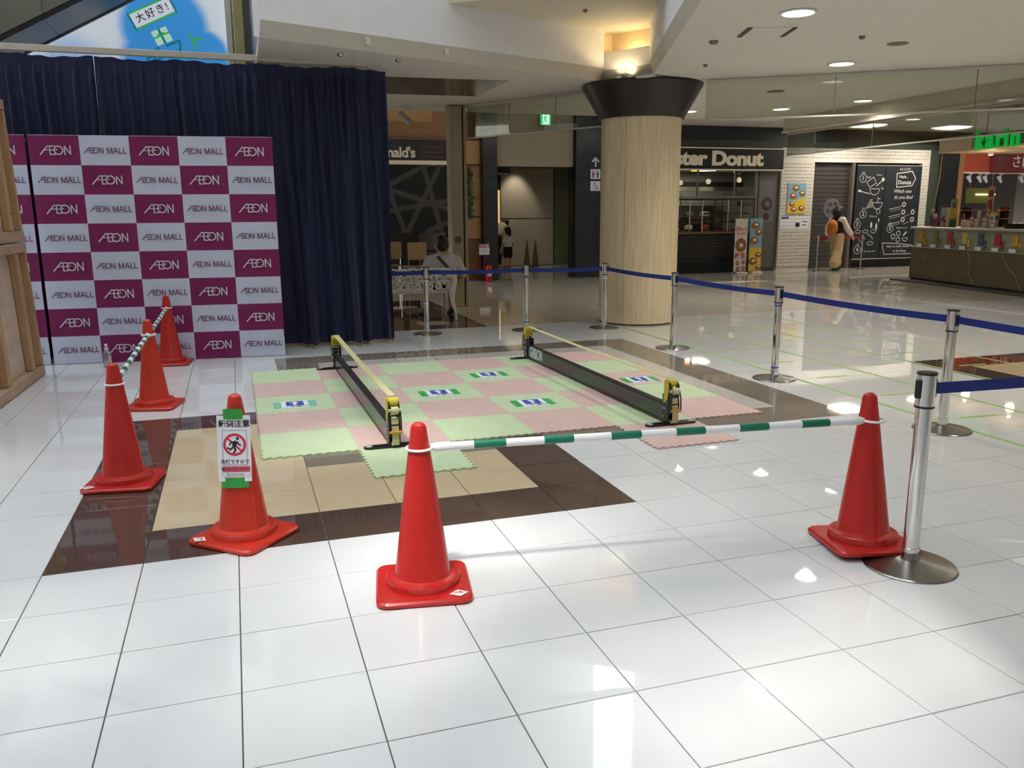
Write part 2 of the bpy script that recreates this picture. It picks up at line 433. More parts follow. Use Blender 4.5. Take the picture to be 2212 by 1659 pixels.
cdisc('ceiling_speaker', 'round grille speaker in the ceiling near the right edge', 'speaker', 7.25, 3.35, .10, .012, M_grill)
cdisc('smoke_detector', 'small square-looking detector between column and slot-vent panel', 'detector', 5.42, 3.75, .045, .03, M_grill)
cdisc('ceiling_speaker', 'round grille speaker behind the glass screen near the column', 'speaker', 8.15, 6.6, .12, .012, M_grill)
for x, y, lb in ((2.05, 5.38, 'small ceiling spotlight over curtain, left of its pair'), (2.68, 5.55, 'small ceiling spotlight over curtain, right of its pair')):
    cdisc('ceiling_spot', lb, 'spotlight', x, y, .035, .03, M_steel)
cdisc('sprinkler', 'tiny sprinkler head under the warm-lit corner plate', 'sprinkler', 4.75, 5.35, .025, .03, M_grill, z=3.68)
# mirror-metal ceiling panel
tag(MB().prism([(1.7, 6.82), (4.28, 6.68), (4.29, 8.15), (1.9, 8.30)], ZC - .006, ZC + .01).build('metal_ceiling_panel', mat('satin_metal', (150, 140, 126), .22, metal=.8)), 'satin metal panel set in the ceiling beyond the curtain', 'panel')

# hanging glass screens (smoke barriers)
def screen(name, P, Q, z0, z1, n, label):
    d = (Q - P); L = d.length; t = thing(name, label, 'glass screen', (P.x, P.y, 0), math.atan2(d.y, d.x))
    for k in range(n):
        MB().box(L * k / n + .004, L * (k + 1) / n - .004, -.004, .004, z0 + .02, z1 - .03).build('pane', M_glass, t)
    MB().bbox(0, L, -.018, .018, z1 - .035, z1 - .001, .004).build('top_channel', M_alu, t)
    MB().bbox(0, L, -.008, .008, z0, z0 + .022, .003).build('bottom_rail', M_alu, t)
    for k in range(1, n): MB().box(L * k / n - .003, L * k / n + .003, -.005, .005, z0 + .02, z1 - .03).build('joint', mat('joint_dark', (92, 86, 74), .5), t)
screen('glass_screen', Vector((4.44, 9.24)), Vector((5.74, 6.9)), 2.6, ZC, 3, 'clear glass smoke screen hanging between thin pillar and round column')
screen('glass_screen', Vector((6.65, 5.93)), Vector((10.40, 3.285)), 2.6, ZC, 3, 'clear glass smoke screen hanging from ceiling right of the round column')
screen('glass_screen', Vector((10.52, 9.55)), Vector((10.6, 1.0)), 2.44, 2.84, 4, 'clear glass smoke screen hanging under the grey bulkhead')

# ------------------------------------------------------------------ round column
ccx, ccy = 6.10, 6.60
col = thing('round_column', 'round wood-veneered column with flared black capital', 'column', (ccx, ccy, 0))
M_ven = mat('pale_veneer', (232, 212, 174), .4, noise=.14, scale=3.0, stretch=(14, 14, .6))
seam0 = math.radians(222)
for k in range(4):
    a0 = seam0 + k * PI / 2 + .004; a1 = seam0 + (k + 1) * PI / 2 - .004
    MB().lathe([(.49, .02), (.522, .02), (.522, 2.68), (.49, 2.68)], 20, a0=a0, a1=a1).build('veneer_panel', M_ven, col)
MB().lathe([(.512, 0), (.516, .025), (.512, .04)], 40).lathe([(.48, .03), (.48, 3.1)], 32).build('core', mat('column_core', (70, 58, 44), .7), col)
MB().lathe([(.515, 2.665), (.555, 2.67), (.565, 2.69), (.785, 3.07), (.785, 3.095), (.5, 3.095)], 64).build('capital', mat('dark_bronze', (38, 32, 30), .32, noise=.08), col, angle=25)
for a in (221, 232):
    aa = math.radians(a)
    MB().lathe([(.035, 3.095), (.035, 3.115), (.025, 3.12), (.001, 3.12)], 12, M=Matrix.Translation((.755 * math.cos(aa), .755 * math.sin(aa), 0))).build('uplight', M_white_p, col)
    ld = bpy.data.lights.new('uplight_bulb', 'SPOT'); ld.spot_size = math.radians(150); ld.spot_blend = .5; ld.energy = 5.0; ld.shadow_soft_size = .04; ld.color = (1, .78, .42)
    lo = bpy.data.objects.new('bulb', ld); COL.objects.link(lo); lo.parent = col; lo.location = (.785 * math.cos(aa), .785 * math.sin(aa), 3.125); lo.rotation_euler = (PI, 0, 0)
ld = bpy.data.lights.new('cove_bulb', 'SPOT'); ld.spot_size = math.radians(170); ld.spot_blend = .5; ld.energy = 7; ld.shadow_soft_size = .06; ld.color = (1, .74, .38)
lo = bpy.data.objects.new('cove_bulb', ld); COL.objects.link(lo); lo.parent = col; lo.location = (5.70 - ccx, 6.11 - ccy, 3.34); lo.rotation_euler = (PI, 0, 0)
# thin pillar by the bench
pil = thing('square_pillar', 'slim beige pillar with a dark vertical groove behind the bench', 'pillar', (4.24, 9.31, 0))
M_pil = mat('beige_panel', (176, 162, 132), .55, noise=.03)
MB().bbox(-.085, .10, -.12, .16, 0, 3.09, .006).bbox(.125, .17, -.12, .16, 0, 3.09, .006).build('cladding', M_pil, pil)
MB().box(.10, .125, -.09, .14, 0, 3.09).build('groove', M_black, pil)
MB(upright(.01, -.121, 1.06)).disc((0, 0), .055, n=16).build('sticker', mat('grey_sticker', (90, 90, 86), .6), pil)

# ------------------------------------------------------------------ foam mats
M_mg = mat('green_foam', (194, 212, 172), .75, noise=.05, scale=6, bump=.08, bscale=120)
M_mp = mat('pink_foam', (210, 180, 172), .75, noise=.05, scale=6, bump=.08, bscale=120)
MS = 0.6035; TD = 0.0065; NT = 20
def mat_poly():
    g = .0006; p = []
    def edge(ax, ay, dx, dy, nx, ny, ph):
        for k in range(NT):
            o = TD if (k + ph) % 2 == 0 else -TD
            o -= g
            for e in (0.03, .97):
                t = (k + e) / NT
                p.append((ax + dx * t * MS + nx * o, ay + dy * t * MS + ny * o))
    edge(0, 0, 1, 0, 0, -1, 0); edge(MS, 0, 0, 1, 1, 0, 0); edge(MS, MS, -1, 0, 0, 1, 0); edge(0, MS, 0, -1, -1, 0, 0)
    return p
mp = mat_poly()
mat_me = [MB().prism(mp, 0, .012).mesh('foam_mat', m) for m in (M_mg, M_mp)]
MX, MY = 0.950, 1.440
ORD = ['first', 'second', 'third', 'fourth', 'fifth', 'sixth']
for c in range(6):
    for r_ in range(-1, 5):
        if r_ == -1 and c not in (1, 4): continue
        far_i = 4 - r_
        pink = (far_i + c) % 2 == 1
        o = link('foam_mat', mat_me[1 if pink else 0], loc=(MX + c * MS, MY + r_ * MS, 0.0002))
        cn = 'pink' if pink else 'green'
        lb = ('pale %s foam mat sticking out in front under the %s slackline rack' % (cn, 'left' if c == 1 else 'right')) if r_ == -1 else \
             'pale %s jigsaw mat, %s column from the left, %s row from the far edge' % (cn, ORD[c], ORD[far_i])
        tag(o, lb, 'foam mat', 'interlocking foam floor mats')

# ------------------------------------------------------------------ one-way arrow sheets taped on the mats
M_blue = mat('sign_blue', (38, 84, 178), .6, noise=0)
M_gtape = mat('green_tape', (58, 172, 92), .5, noise=.05)
M_ttape = mat('teal_tape', (130, 200, 176), .5, noise=.05)
def arrow_sheet(x, y, rz, lb, tape):
    t = thing('arrow_sheet', lb, 'floor sign', (x, y, .0126), rz, 'one-way arrow sheets')
    MB().box(-.112, .112, -.125, .115, 0, .0008).build('paper', M_paper, t)
    MB().rect(-.068, .068, -.05, .10, .0006).build('blue_panel', M_blue, t)
    MB().stroke([(0, -.03), (0, .05)], .026, .0012).add([(-.042, .032, .0021), (0, .088, .0021), (.042, .032, .0021), (0, .052, .0021)], [(0, 3, 1), (3, 2, 1)]).build('arrow', M_paper, t)
    MB().text('一方通行', .05, 0, -.085, .0006, off=.012, sp=1.05).build('lettering', M_ink, t)
    for s in (-1, 1): MB().box(s * .135 - .030, s * .135 + .030, -.11, .10, .0009, .0016).build('tape', tape, t)
for x, y, rz, lb, tp in ((1.249, 2.905, 0.0, 'one-way arrow sheet with pale teal tape, leftmost on the mats', M_ttape), (2.429, 2.935, -.02, 'one-way arrow sheet in the middle, between the two slackline racks, second from left', M_gtape),
                         (3.048, 3.548, .01, 'one-way arrow sheet farthest from the camera, left of the lettered beam', M_gtape), (3.048, 2.325, -.04, 'one-way arrow sheet nearest the right rack, closest to the camera', M_gtape),
                         (4.262, 2.858, -.06, 'one-way arrow sheet on a pink mat right of the lettered beam', M_gtape)):
    arrow_sheet(x, y, rz, lb, tp)

# ------------------------------------------------------------------ traffic cones
M_cone = mat('red_cone_plastic', (190, 38, 33), .24, noise=.06, scale=5)
M_cone2 = mat('orange_red_cone_plastic', (204, 54, 37), .24, noise=.08, scale=5)
M_stk = mat('sticker_white', (230, 228, 226), .5, noise=0)
def rrect(w, r, n=5):
    p = []
    for k, (sx, sy) in enumerate(((1, -1), (1, 1), (-1, 1), (-1, -1))):
        for i in range(n + 1):
            a = -PI / 2 + k * PI / 2 + i / n * PI / 2
            p.append((sx * (w - r) + r * math.cos(a), sy * (w - r) + r * math.sin(a)))
    return p
def cone_meshes(m):
    pl = MB(); rings = [(.183, 0), (.19, .006), (.19, .018), (.183, .026), (.15, .030)]
    n = len(rrect(.19, .04)); vs = []
    for w, z in rings: vs += [(x, y, z) for x, y in rrect(w, .045 * w / .19)]
    fs = [(j * n + i, j * n + (i + 1) % n, (j + 1) * n + (i + 1) % n, (j + 1) * n + i) for j in range(len(rings) - 1) for i in range(n)]
    fs += [tuple(range(n - 1, -1, -1)), tuple((len(rings) - 1) * n + i for i in range(n))]
    pl.add(vs, fs)
    bd = MB().lathe([(.152, .020), (.150, .056), (.146, .062), (.122, .063), (.1145, .067), (.112, .072), (.0435, .585), (.0335, .655), (.0315, .672), (.026, .686), (.016, .694), (.004, .697)], 48)
    return pl.mesh('base', m, 28), bd.mesh('body', m, 28)
CM = [cone_meshes(M_cone), cone_meshes(M_cone2)]
def cone(x, y, deg, lb, k=0, stk=None):
    t = thing('traffic_cone', lb, 'traffic cone', (x, y, .0005), math.radians(deg), 'red traffic cones round the slackline course')
    link('base', CM[k][0], t); link('body', CM[k][1], t)
    if stk:
        sx, sy, a = stk
        Ms = Matrix.Translation((sx, sy, .031)) @ Matrix.Rotation(a, 4, 'Z') @ Matrix.Scale(1.25, 4)
        MB(Ms).add([(-.032, 0, 0), (0, -.024, 0), (.032, 0, 0), (0, .024, 0)], [(0, 1, 2, 3)]).add([(-.02, .0, .0006), (-.006, -.001, .0006), (-.002, .014, .0006)], [(0, 1, 2)], 1).add([(-.002, .001, .0006), (.016, -.002, .0006), (.004, .012, .0006)], [(0, 1, 2)], 2).build('sticker', [M_stk, mat('sticker_gold', (204, 150, 60), .5), mat('sticker_red', (190, 60, 50), .5)], t)
    return t
cone(1.517, -.632, -9.5, 'red traffic cone nearest the camera with a white diamond sticker', 0, (.135, -.145, .1))
rc = cone(3.512, -.862, -14.5, 'red traffic cone on the right against the nearest chrome post', 0)
rc.rotation_euler = (-.055, 0, math.radians(-14.5)); rc.location.z = .011
cone(.830, .172, -42, 'orange-red traffic cone carrying a taped no-running notice', 1, (-.12, -.165, 0))
cone(.190, 1.245, -9.7, 'red traffic cone in the left row, nearest the camera of that row', 0, (-.15, -.15, 0))
cone(.190, 3.28, -15, 'red traffic cone in the middle of the left row', 1)
cone(.187, 5.300, -7, 'red traffic cone farthest away, close to the checked backdrop', 0)

# ------------------------------------------------------------------ striped cone bars
M_gband = mat('bar_green', (14, 112, 86), .35, noise=.04)
def cone_bar(P, Q, z, bands, lb, rr=.050):
    P, Q = Vector((P[0], P[1], z)), Vector((Q[0], Q[1], z)); d = Q - P; L = d.length
    t = thing('cone_bar', lb, 'barrier bar', P, math.atan2(d.y, d.x), 'striped bars between cones')
    Rx = Matrix.Rotation(PI / 2, 4, 'Y')
    a, b = .048, L - .048
    MB().lathe([(.012, a), (.016, a + .012), (.0185, a + .02), (.0185, a + .075), (.0165, a + .08), (.0165, b - .08), (.0185, b - .075), (.0185, b - .02), (.016, b - .012), (.012, b)], 20, M=Rx).build('tube', M_white_p, t)
    for u, v in bands: MB().lathe([(.0165, u * L), (.0171, u * L), (.0171, v * L), (.0165, v * L)], 20, M=Rx, cap0=False, cap1=False).build('green_band', M_gband, t)
    for x in (0, L): MB().tube([(x + rr * math.cos(2 * PI * i / 24), rr * math.sin(2 * PI * i / 24), 0) for i in range(24)], .0055, 8, closed=True).build('ring', M_white_p, t)
cone_bar((1.517, -.632), (3.512, -.868), .592, [(.109, .174), (.253, .315), (.395, .46), (.537, .602), (.68, .747), (.825, .891)], 'green and white striped bar between the two front cones')
bb = [(.07 + .112 * k, .122 + .112 * k) for k in range(8)]
cone_bar((.190, 1.245), (.190, 3.28), .580, bb, 'green and white striped bar of the left row, nearer the camera')
cone_bar((.190, 3.28), (.187, 5.300), .572, bb, 'green and white striped bar of the left row, reaching the backdrop')

# ------------------------------------------------------------------ notice taped on the cone
def notice():
    t = thing('taped_notice', 'white no-running notice fixed to the cone with green tape', 'notice', (.830, .172, 0))
    ang = math.atan2(CY - .172, CX - .83) - .30          # the way the sheet faces
    tilt = math.atan2(.112 - .0435, .585 - .07)
    # local frame: x right along sheet, y up the slant, z outward
    zc = .455; rc = .112 - (zc - .07) * (.112 - .0435) / .515 + .006
    Mx = Matrix.Rotation(ang + PI / 2, 4, 'Z') @ Matrix.Translation((0, -rc, zc)) @ Matrix.Rotation(PI / 2 - tilt, 4, 'X')
    w, h = .076, .152
    mb = MB(Mx); n = 10
    bend = lambda x: -.9 * x * x + .0
    vs = [(-w + 2 * w * i / n, yy, bend(-w + 2 * w * i / n)) for yy in (-h, h) for i in range(n + 1)]
    mb.add(vs, [(i, i + 1, n + 2 + i, n + 1 + i) for i in range(n)])
    vs2 = [(x, y, z - .0006) for x, y, z in vs]
    mb.add(vs2, [(i, n + 1 + i, n + 2 + i, i + 1) for i in range(n)])
    mb.build('sheet', M_paper, t)
    def put(m, name, mats):
        k = MB(Mx); k.v, k.f, k.m = [tuple(Mx @ Vector((x, y, bend(x) + z))) for x, y, z in m.v], m.f, m.m
        k.build(name, mats, t)
    dx = .004
    m = MB(); m.text('転倒注意', .036, dx, .112, .0006, off=.018); put(m, 'headline', M_ink)
    m = MB(); m.stroke([(-.055 + dx + .11 * i / 12, .083) for i in range(13)] + [(.055 + dx - .11 * i / 12, -.075) for i in range(13)], .0014, .0006, closed=True); put(m, 'border', M_ink)
    m = MB(); m.stroke(arc(dx, .018, .046, 0, 360, 40)[:-1], .011, .0006, closed=True)
    m.stroke([(-.034 + dx, .05), (.034 + dx, -.014)], .008, .0014); put(m, 'prohibition_ring', mat('sign_red', (214, 46, 72), .6, noise=0))
    m = MB(); m.disc((.014 + dx, .046), .0066, .001)
    for pts, ww in (([(.008, .034), (-.004, .010)], .017), ([(.006, .032), (-.016, .028), (-.024, .016)], .006), ([(.012, .032), (.02, .018), (.03, .014)], .006),
                    ([(-.004, .010), (.004, -.006), (-.006, -.022)], .008), ([(-.006, .008), (-.018, -.004), (-.034, .004)], .007)):
        m.stroke([(x + dx, y) for x, y in pts], ww, .001)
    put(m, 'running_figure', M_ink)
    m = MB(); m.text('危険ですので', .0215, dx, -.062, .0006, off=.012); put(m, 'line_one', M_ink)
    m = MB(); [m.rect(-.060 + dx + .0105 * i, -.0495 + dx + .0105 * i, -.108, -.082, .0006) for i in range(12)]; put(m, 'red_band', mat('sign_pink', (206, 84, 108), .6, noise=0))
    m = MB(); m.text('急がないでください', .0145, dx, -.095, .0012, off=.008).text('Do not rush', .016, dx, -.119, .0006); put(m, 'line_two', M_ink)
    m = MB(); m.stroke([(-.060 + dx, -.108)] + [(-.060 + dx + .126 * i / 12, -.129) for i in range(13)] + [(.066 + dx, -.108)], .0015, .0006); put(m, 'red_border', MATS['sign_pink'])
    for yy, hh, ww in ((.158, .024, .044), (-.158, .024, .062)):
        m = MB(); q = 8
        m.add([(-ww + 2 * ww * i / q, yy + s * hh, .002) for s in (-1, 1) for i in range(q + 1)], [(i, i + 1, q + 2 + i, q + 1 + i) for i in range(q)])
        k = MB(); k.v, k.f, k.m = [tuple(Mx @ Vector((x, y, -1.9 * x * x + z))) for x, y, z in m.v], m.f, m.m
        k.build('tape', mat('vivid_green_tape', (52, 158, 66), .4, noise=.16, scale=20), t)
notice()

# ------------------------------------------------------------------ slackline racks
M_beam = mat('gloss_black_beam', (40, 45, 43), .24, noise=.05, coat=.15)
M_beamt = mat('rubber_black', (24, 26, 30), .6)
M_web = mat('yellow_webbing', (198, 192, 142), .7, noise=.08, scale=40)
M_webp = mat('yellow_sleeve', (206, 188, 56), .6, noise=.08)
M_blk = mat('black_steel', (20, 20, 22), .35)
M_zinc = mat('zinc_bolt', (190, 200, 210), .3, metal=.9)
def rack(N, F, lb, letters=False, sleeve=0):
    N, F = Vector(N), Vector(F); d = F - N; L = d.length
    t = thing('slackline_rack', lb, 'slackline rack', (N.x, N.y, .0125), math.atan2(d.y, d.x), 'slackline racks on the mats')
    # local x: from near post to far post; local y: to the left of that
    bm = MB().bbox(.05, L - .05, -.03, .03, .022, .140, .006)
    bm.build('beam', M_beam, t)
    MB().box(.05, L - .05, -.024, .024, .1401, .1418).build('grip_strip', M_beamt, t)
    MB().bbox(.05, L - .05, -.031, .031, .014, .0215, .002).build('bottom_rail', mat('bronze_rail', (96, 74, 52), .4), t)
    if letters:
        m = MB(Matrix.Translation((L - .30, .0305, .083)) @ Matrix.Rotation(PI, 4, 'Z') @ Matrix.Rotation(PI / 2, 4, 'X'))
        m.text('GIBBON', .150, 0, 0, 0, off=.045, sx=.60, sp=1.08).build('lettering', mat('white_print', (220, 226, 226), .6, noise=0), t)
    for e, x0, s in (('near', 0, 1), ('far', L, -1)):
        ft = MB().prism([(x0 + .036 * math.cos(a), .162 + .036 * math.sin(a)) for a in [PI * k / 8 for k in range(9)]] + [(x0 + .036 * math.cos(a), -.162 + .036 * math.sin(a)) for a in [PI + PI * k / 8 for k in range(9)]], .0, .012)
        f = ft.build('foot', M_blk, t)
        for sy in (-1, 1): MB().lathe([(.023, .012), (.023, .0145), (.001, .015)], 16, M=Matrix.Translation((x0, sy * .165, 0))).build('pad_screw', mat('grey_pad', (170, 172, 176), .5), f)
        pb = MB()
        for sy in (-1, 1): pb.bbox(x0 - .028, x0 + s * .055 + .006, sy * .034 - .004, sy * .034 + .004, .010, .215, .0015) if s > 0 else pb.bbox(x0 - .061, x0 + .028, sy * .034 - .004, sy * .034 + .004, .010, .215, .0015)
        pb.bbox(x0 - .028, x0 + .028, -.03, .03, .010, .018, .002)
        post = pb.build('post_bracket', M_blk, t)
        for sy in (-1, 1):
            for zz, xx in ((.055, .035), (.115, .035), (.115, .015), (.165, -.005)):
                MB().lathe([(.009, 0), (.009, .006), (.004, .008), (.004, .013), (.001, .013)], 6, M=Matrix.Translation((x0 + s * xx, sy * .038, zz)) @ Matrix.Rotation(-sy * PI / 2, 4, 'X')).build('bolt', M_zinc, post)
        # ratchet: black side rails, spool of webbing, handle with amber grip, facing away from the beam
        My = Matrix.Rotation(PI / 2, 4, 'X')
        rt = MB()
        for sy in (-1, 1):
            rt.prism([(-.030, .02), (-.050, .05), (-.056, .10), (-.046, .16), (-.052, .20), (-.048, .245), (-.030, .262), (-.008, .262), (.0, .24), (-.012, .15), (-.018, .06)], sy * .031 - .003, sy * .031 + .003,
                     M=Matrix.Translation((x0, 0, .045)) @ Matrix.Diagonal((s, 1, 1, 1)) @ My)
            rt.tube([(x0 - s * .045, sy * .036, .255), (x0 - s * .066, sy * .037, .20), (x0 - s * .070, sy * .037, .12)], .005, 6)
        for zz, xx in ((.150, -.050), (.185, -.046), (.210, -.044)): rt.bbox(x0 + s * xx - .005, x0 + s * xx + .005, -.030, .030, zz, zz + .009, .001)
        ra = rt.build('ratchet', M_blk, t)
        MB().lathe([(.012, -.024), (.025, -.024), (.025, .024), (.012, .024)], 18, M=Matrix.Translation((x0 - s * .050, 0, .250)) @ My).build('spool', M_web, ra)
        MB().lathe([(.012, -.040), (.012, .040)], 12, M=Matrix.Translation((x0 - s * .050, 0, .250)) @ My).build('axle', M_zinc, ra)
        MB().bbox(x0 - s * .072 - .008, x0 - s * .072 + .008, -.043, .043, .104, .120, .004).build('handle_grip', mat('amber_grip', (206, 152, 40), .45), ra)
        lp = MB()
        path = [(-.052, .20), (-.050, .17), (-.058, .13), (-.060, .10), (-.062, .06), (-.056, .025), (-.04, .016), (-.028, .03)]
        P = [(x0 + s * a, b) for a, b in path]
        lp.add([(a, sy * .0235, b) for a, b in P for sy in (-1, 1)], [(2 * k, 2 * k + 1, 2 * k + 3, 2 * k + 2) for k in range(len(P) - 1)])
        lp.add([(a + s * .003, sy * .0235, b) for a, b in P for sy in (-1, 1)], [(2 * k, 2 * k + 2, 2 * k + 3, 2 * k + 1) for k in range(len(P) - 1)])
        lp.build('webbing_tail', M_web, ra)
        # yellow sleeve over the top roller, its long flap hanging on the left side
        sl = MB(); n = 8
        arcp = [(x0 + s * (.002 + .032 * math.sin(a)), .296 + .032 * math.cos(a)) for a in [-PI / 2 + PI * k / n for k in range(n + 1)]]
        pts = [(arcp[0][0], .285)] + arcp + [(arcp[-1][0], .235)]
        for off in (0, .004):
            sl.add([(a, sy * .034, b - off) for a, b in pts for sy in (-1, 1)], [(2 * k, 2 * k + 1, 2 * k + 3, 2 * k + 2) for k in range(len(pts) - 1)])
        lo_z = .150 if s > 0 else .205
        flap = [(x0 + s * .036, lo_z), (x0 + s * .036, .305), (x0 + s * .014, .327), (x0 - s * .022, .318), (x0 - s * .030, .270), (x0 - s * .012, lo_z + .035)]
        sl.add([(a, y, b) for y in (.042, .0365) for a, b in flap], [tuple(range(6)), tuple(range(11, 5, -1))] + [(k, 6 + k, 6 + (k + 1) % 6, (k + 1) % 6) for k in range(6)])
        sl.build('yellow_sleeve', M_webp, t)
        MB().lathe([(.020, -.029), (.020, .029)], 16, M=Matrix.Translation((x0, 0, .295)) @ My).build('top_roller', M_blk, post)
    n = 24
    wb = [(.02 + (L - .04) * k / n, .329 - .012 * 4 * (k / n) * (1 - k / n)) for k in range(n + 1)]
    mb = MB().add([(a, sy * .024, b + o) for o in (0, .003) for a, b in wb for sy in (-1, 1)], [(2 * k, 2 * k + 1, 2 * k + 3, 2 * k + 2) for k in range(n)] + [(2 * (n + 1) + 2 * k, 2 * (n + 1) + 2 * k + 2, 2 * (n + 1) + 2 * k + 3, 2 * (n + 1) + 2 * k + 1) for k in range(n)]
                  + [(2 * k, 2 * k + 2, 2 * (n + 1) + 2 * k + 2, 2 * (n + 1) + 2 * k) for k in range(n)] + [(2 * k + 1, 2 * (n + 1) + 2 * k + 1, 2 * (n + 1) + 2 * k + 3, 2 * k + 3) for k in range(n)])
    mb.build('webbing', M_web, t)
rack((1.777, 1.440), (1.750, 4.352), 'plain black slackline rack with yellow webbing, left of the pair')
rack((3.741, 1.345), (3.692, 4.262), 'black slackline rack with white lettered beam, right of the pair', True)

# ------------------------------------------------------------------ belt stanchions and belts
M_belt = mat('navy_belt', (22, 44, 132), .7, noise=.06, scale=60)
M_base = mat('dark_steel_base', (150, 148, 146), .26, metal=1.0, noise=.08)
M_btape = mat('blue_tape', (40, 84, 200), .5, noise=0)
def stanchion(x, y, ang, lb, h=.842, near=False, tapes=()):
    t = thing('belt_stanchion', lb, 'barrier post', (x, y, .0006), ang, 'chrome belt barrier posts')
    MB().lathe([(.188, 0), (.190, .004), (.186, .009), (.10, .022), (.040, .034), (.040, .036)], 56).build('base', M_base, t)
    MB().lathe([(.036, .034), (.036, .085), (.0325, .087), (.0325, h - .148)], 32).build('post', M_chrome, t)
    hd = MB().lathe([(.0385, h - .140), (.0385, h - .008)], 32).build('head', M_chrome, t)
    MB().lathe([(.0365, h - .150), (.0395, h - .149), (.0395, h - .140), (.0365, h - .139)], 32).build('collar', M_blk, t)
    MB().lathe([(.040, h - .010), (.040, h - .001), (.036, h), (.001, h)], 32).build('cap', M_blk, t)
    for s in (-1, 1): MB().bbox(s * .040 - .007, s * .040 + .007, -.014, .014, h - .108, h - .030, .003).build('belt_slot', M_blk, hd)
    for z, m in tapes: MB().lathe([(.0327, z), (.0332, z), (.0332, z + .012), (.0327, z + .012)], 32, cap0=False, cap1=False).build('tape_ring', m, t)
    if near:
        for z, a in ((.60, -.9), (.43, -.75)):
            MB().lathe([(.0329, z), (.0329, z + .022)], 8, cap0=False, cap1=False, a0=a - ang, a1=a + .75 - ang).build('sticker', M_stk, t)
    return t
ST = [(3.096, 6.386), (4.376, 6.292), (5.396, 6.131), (5.425, 4.364), (5.444, 2.529), (5.454, .620)]
LBS = ['chrome belt post in front of the white ornate bench', 'chrome belt post between the bench and the round column', 'chrome belt post standing just left of the round column',
       'chrome belt post at the far right corner of the mats, front of the column', 'chrome belt post right of the mats, second nearest on that side', 'chrome belt post behind the nearest post at right']
TP = [[(.66, M_stk), (.38, M_stk)], [(.67, M_btape), (.10, M_btape)], [(.64, M_stk)], [], [(.66, M_btape), (.10, M_btape)], []]
for k, (x, y) in enumerate(ST): stanchion(x, y, (0, 0, -.7, PI / 2, PI / 2, PI / 2)[k], LBS[k], .836, tapes=TP[k])
stanchion(3.546, -1.112, 0, 'chrome belt post nearest the camera at the right cone', .849, True)
def belt(P, Q, lb, z0=.770, z1=None, sag=.012, trim=(.045, .045)):
    P, Q = Vector(P), Vector(Q); d = Q - P; L = d.length; z1 = z1 or z0
    n = 14; mb = MB(); vs = []
    for k in range(n + 1):
        u = k / n; x = trim[0] + (L - trim[0] - trim[1]) * u; z = z0 + (z1 - z0) * u - sag * 4 * u * (1 - u)
        vs += [(x, -.001, z - .024), (x, -.001, z + .024), (x, .001, z + .024), (x, .001, z - .024)]
    fs = [(4 * k + j, 4 * k + (j + 1) % 4, 4 * k + 4 + (j + 1) % 4, 4 * k + 4 + j) for k in range(n) for j in range(4)] + [(0, 3, 2, 1), (4 * n, 4 * n + 1, 4 * n + 2, 4 * n + 3)]
    o = tag(mb.add(vs, fs).build('barrier_belt', M_belt, loc=(P.x, P.y, 0), rotz=math.atan2(d.y, d.x)), lb, 'barrier belt', 'navy barrier belts')
belt((1.9, 6.44), ST[0], 'navy belt running from behind the curtain to the bench post')
belt(ST[0], ST[1], 'navy belt crossing in front of the seated man and extinguisher')
belt(ST[1], ST[2], 'navy belt between the passage and the round column')
belt(ST[2], ST[3], 'navy belt crossing in front of the round column')
belt(ST[3], ST[4], 'navy belt in front of the donut shop counter')
belt(ST[4], ST[5], 'navy belt in front of the walking woman and kiosk, longest in view')
belt(ST[5], (5.47, -1.3), 'navy belt running off the right edge, upper of two')
belt((3.546, -1.112), (5.6, -1.115), 'navy belt running right from the nearest post', .778)

# ------------------------------------------------------------------ checked backdrops
M_mag = mat('magenta_fabric', (128, 28, 90), .75, noise=.05, scale=4, bump=.05, bscale=14)
M_wfab = mat('white_fabric', (208, 214, 236), .8, noise=.03, scale=4, bump=.05, bscale=14)
def aeon(mb, s, mi=0):
    """the chain's wordmark: ligature A-E-O and N, drawn as strokes; height s, centred"""
    w = .125 * s; X = lambda x, y: (x * s, y * s)
    mb.stroke([X(-1.62, -.5), X(-.74, .5)], w, mi=mi).stroke([X(-.86, .44), X(-.5, .44)], w, mi=mi).stroke([X(-.56, .5), X(-.56, -.5)], w, mi=mi)                       # A
    mb.stroke([X(-1.1, .02), X(-.05, .02), X(.12, .06), X(.22, .15)], w * .7, mi=mi)                   # long crossbar
    mb.stroke([X(-.56, .44), X(-.02, .44)], w, mi=mi).stroke([X(-.56, -.44), X(-.02, -.44)], w, mi=mi)  # E
    mb.stroke([X(x, y) for x, y in arc(.30, 0, .44, 0, 360, 28)[:-1]], w, mi=mi, closed=True)          # O
    mb.stroke([X(.94, -.5), X(.94, .5)], w, mi=mi).stroke([X(.92, .5), X(1.54, -.5)], w, mi=mi).stroke([X(1.52, .5), X(1.52, -.5)], w, mi=mi)                        # N
    return mb
me_a = aeon(MB(), .088).mesh('lettering', mat('print_white', (226, 224, 234), .8, noise=0))
mm = aeon(MB(Matrix.Translation((-.098, 0, 0))), .056)
for pts in ([(0, 0), (0, 1)], [(0, 1), (.42, .05)], [(.84, 1), (.42, .05)], [(.84, 0), (.84, 1)],
            [(1.08, 0), (1.50, 1)], [(1.50, 1), (1.92, 0)], [(1.22, .34), (1.78, .34)], [(2.16, 1), (2.16, 0)], [(2.16, .05), (2.68, .05)], [(2.90, 1), (2.90, 0)], [(2.90, .05), (3.42, .05)]):
    mm.stroke([(.124 + x * .051, (y - .5) * .058) for x, y in pts], .0075)
me_m = mm.mesh('lettering', mat('print_plum', (112, 34, 84), .8, noise=0))
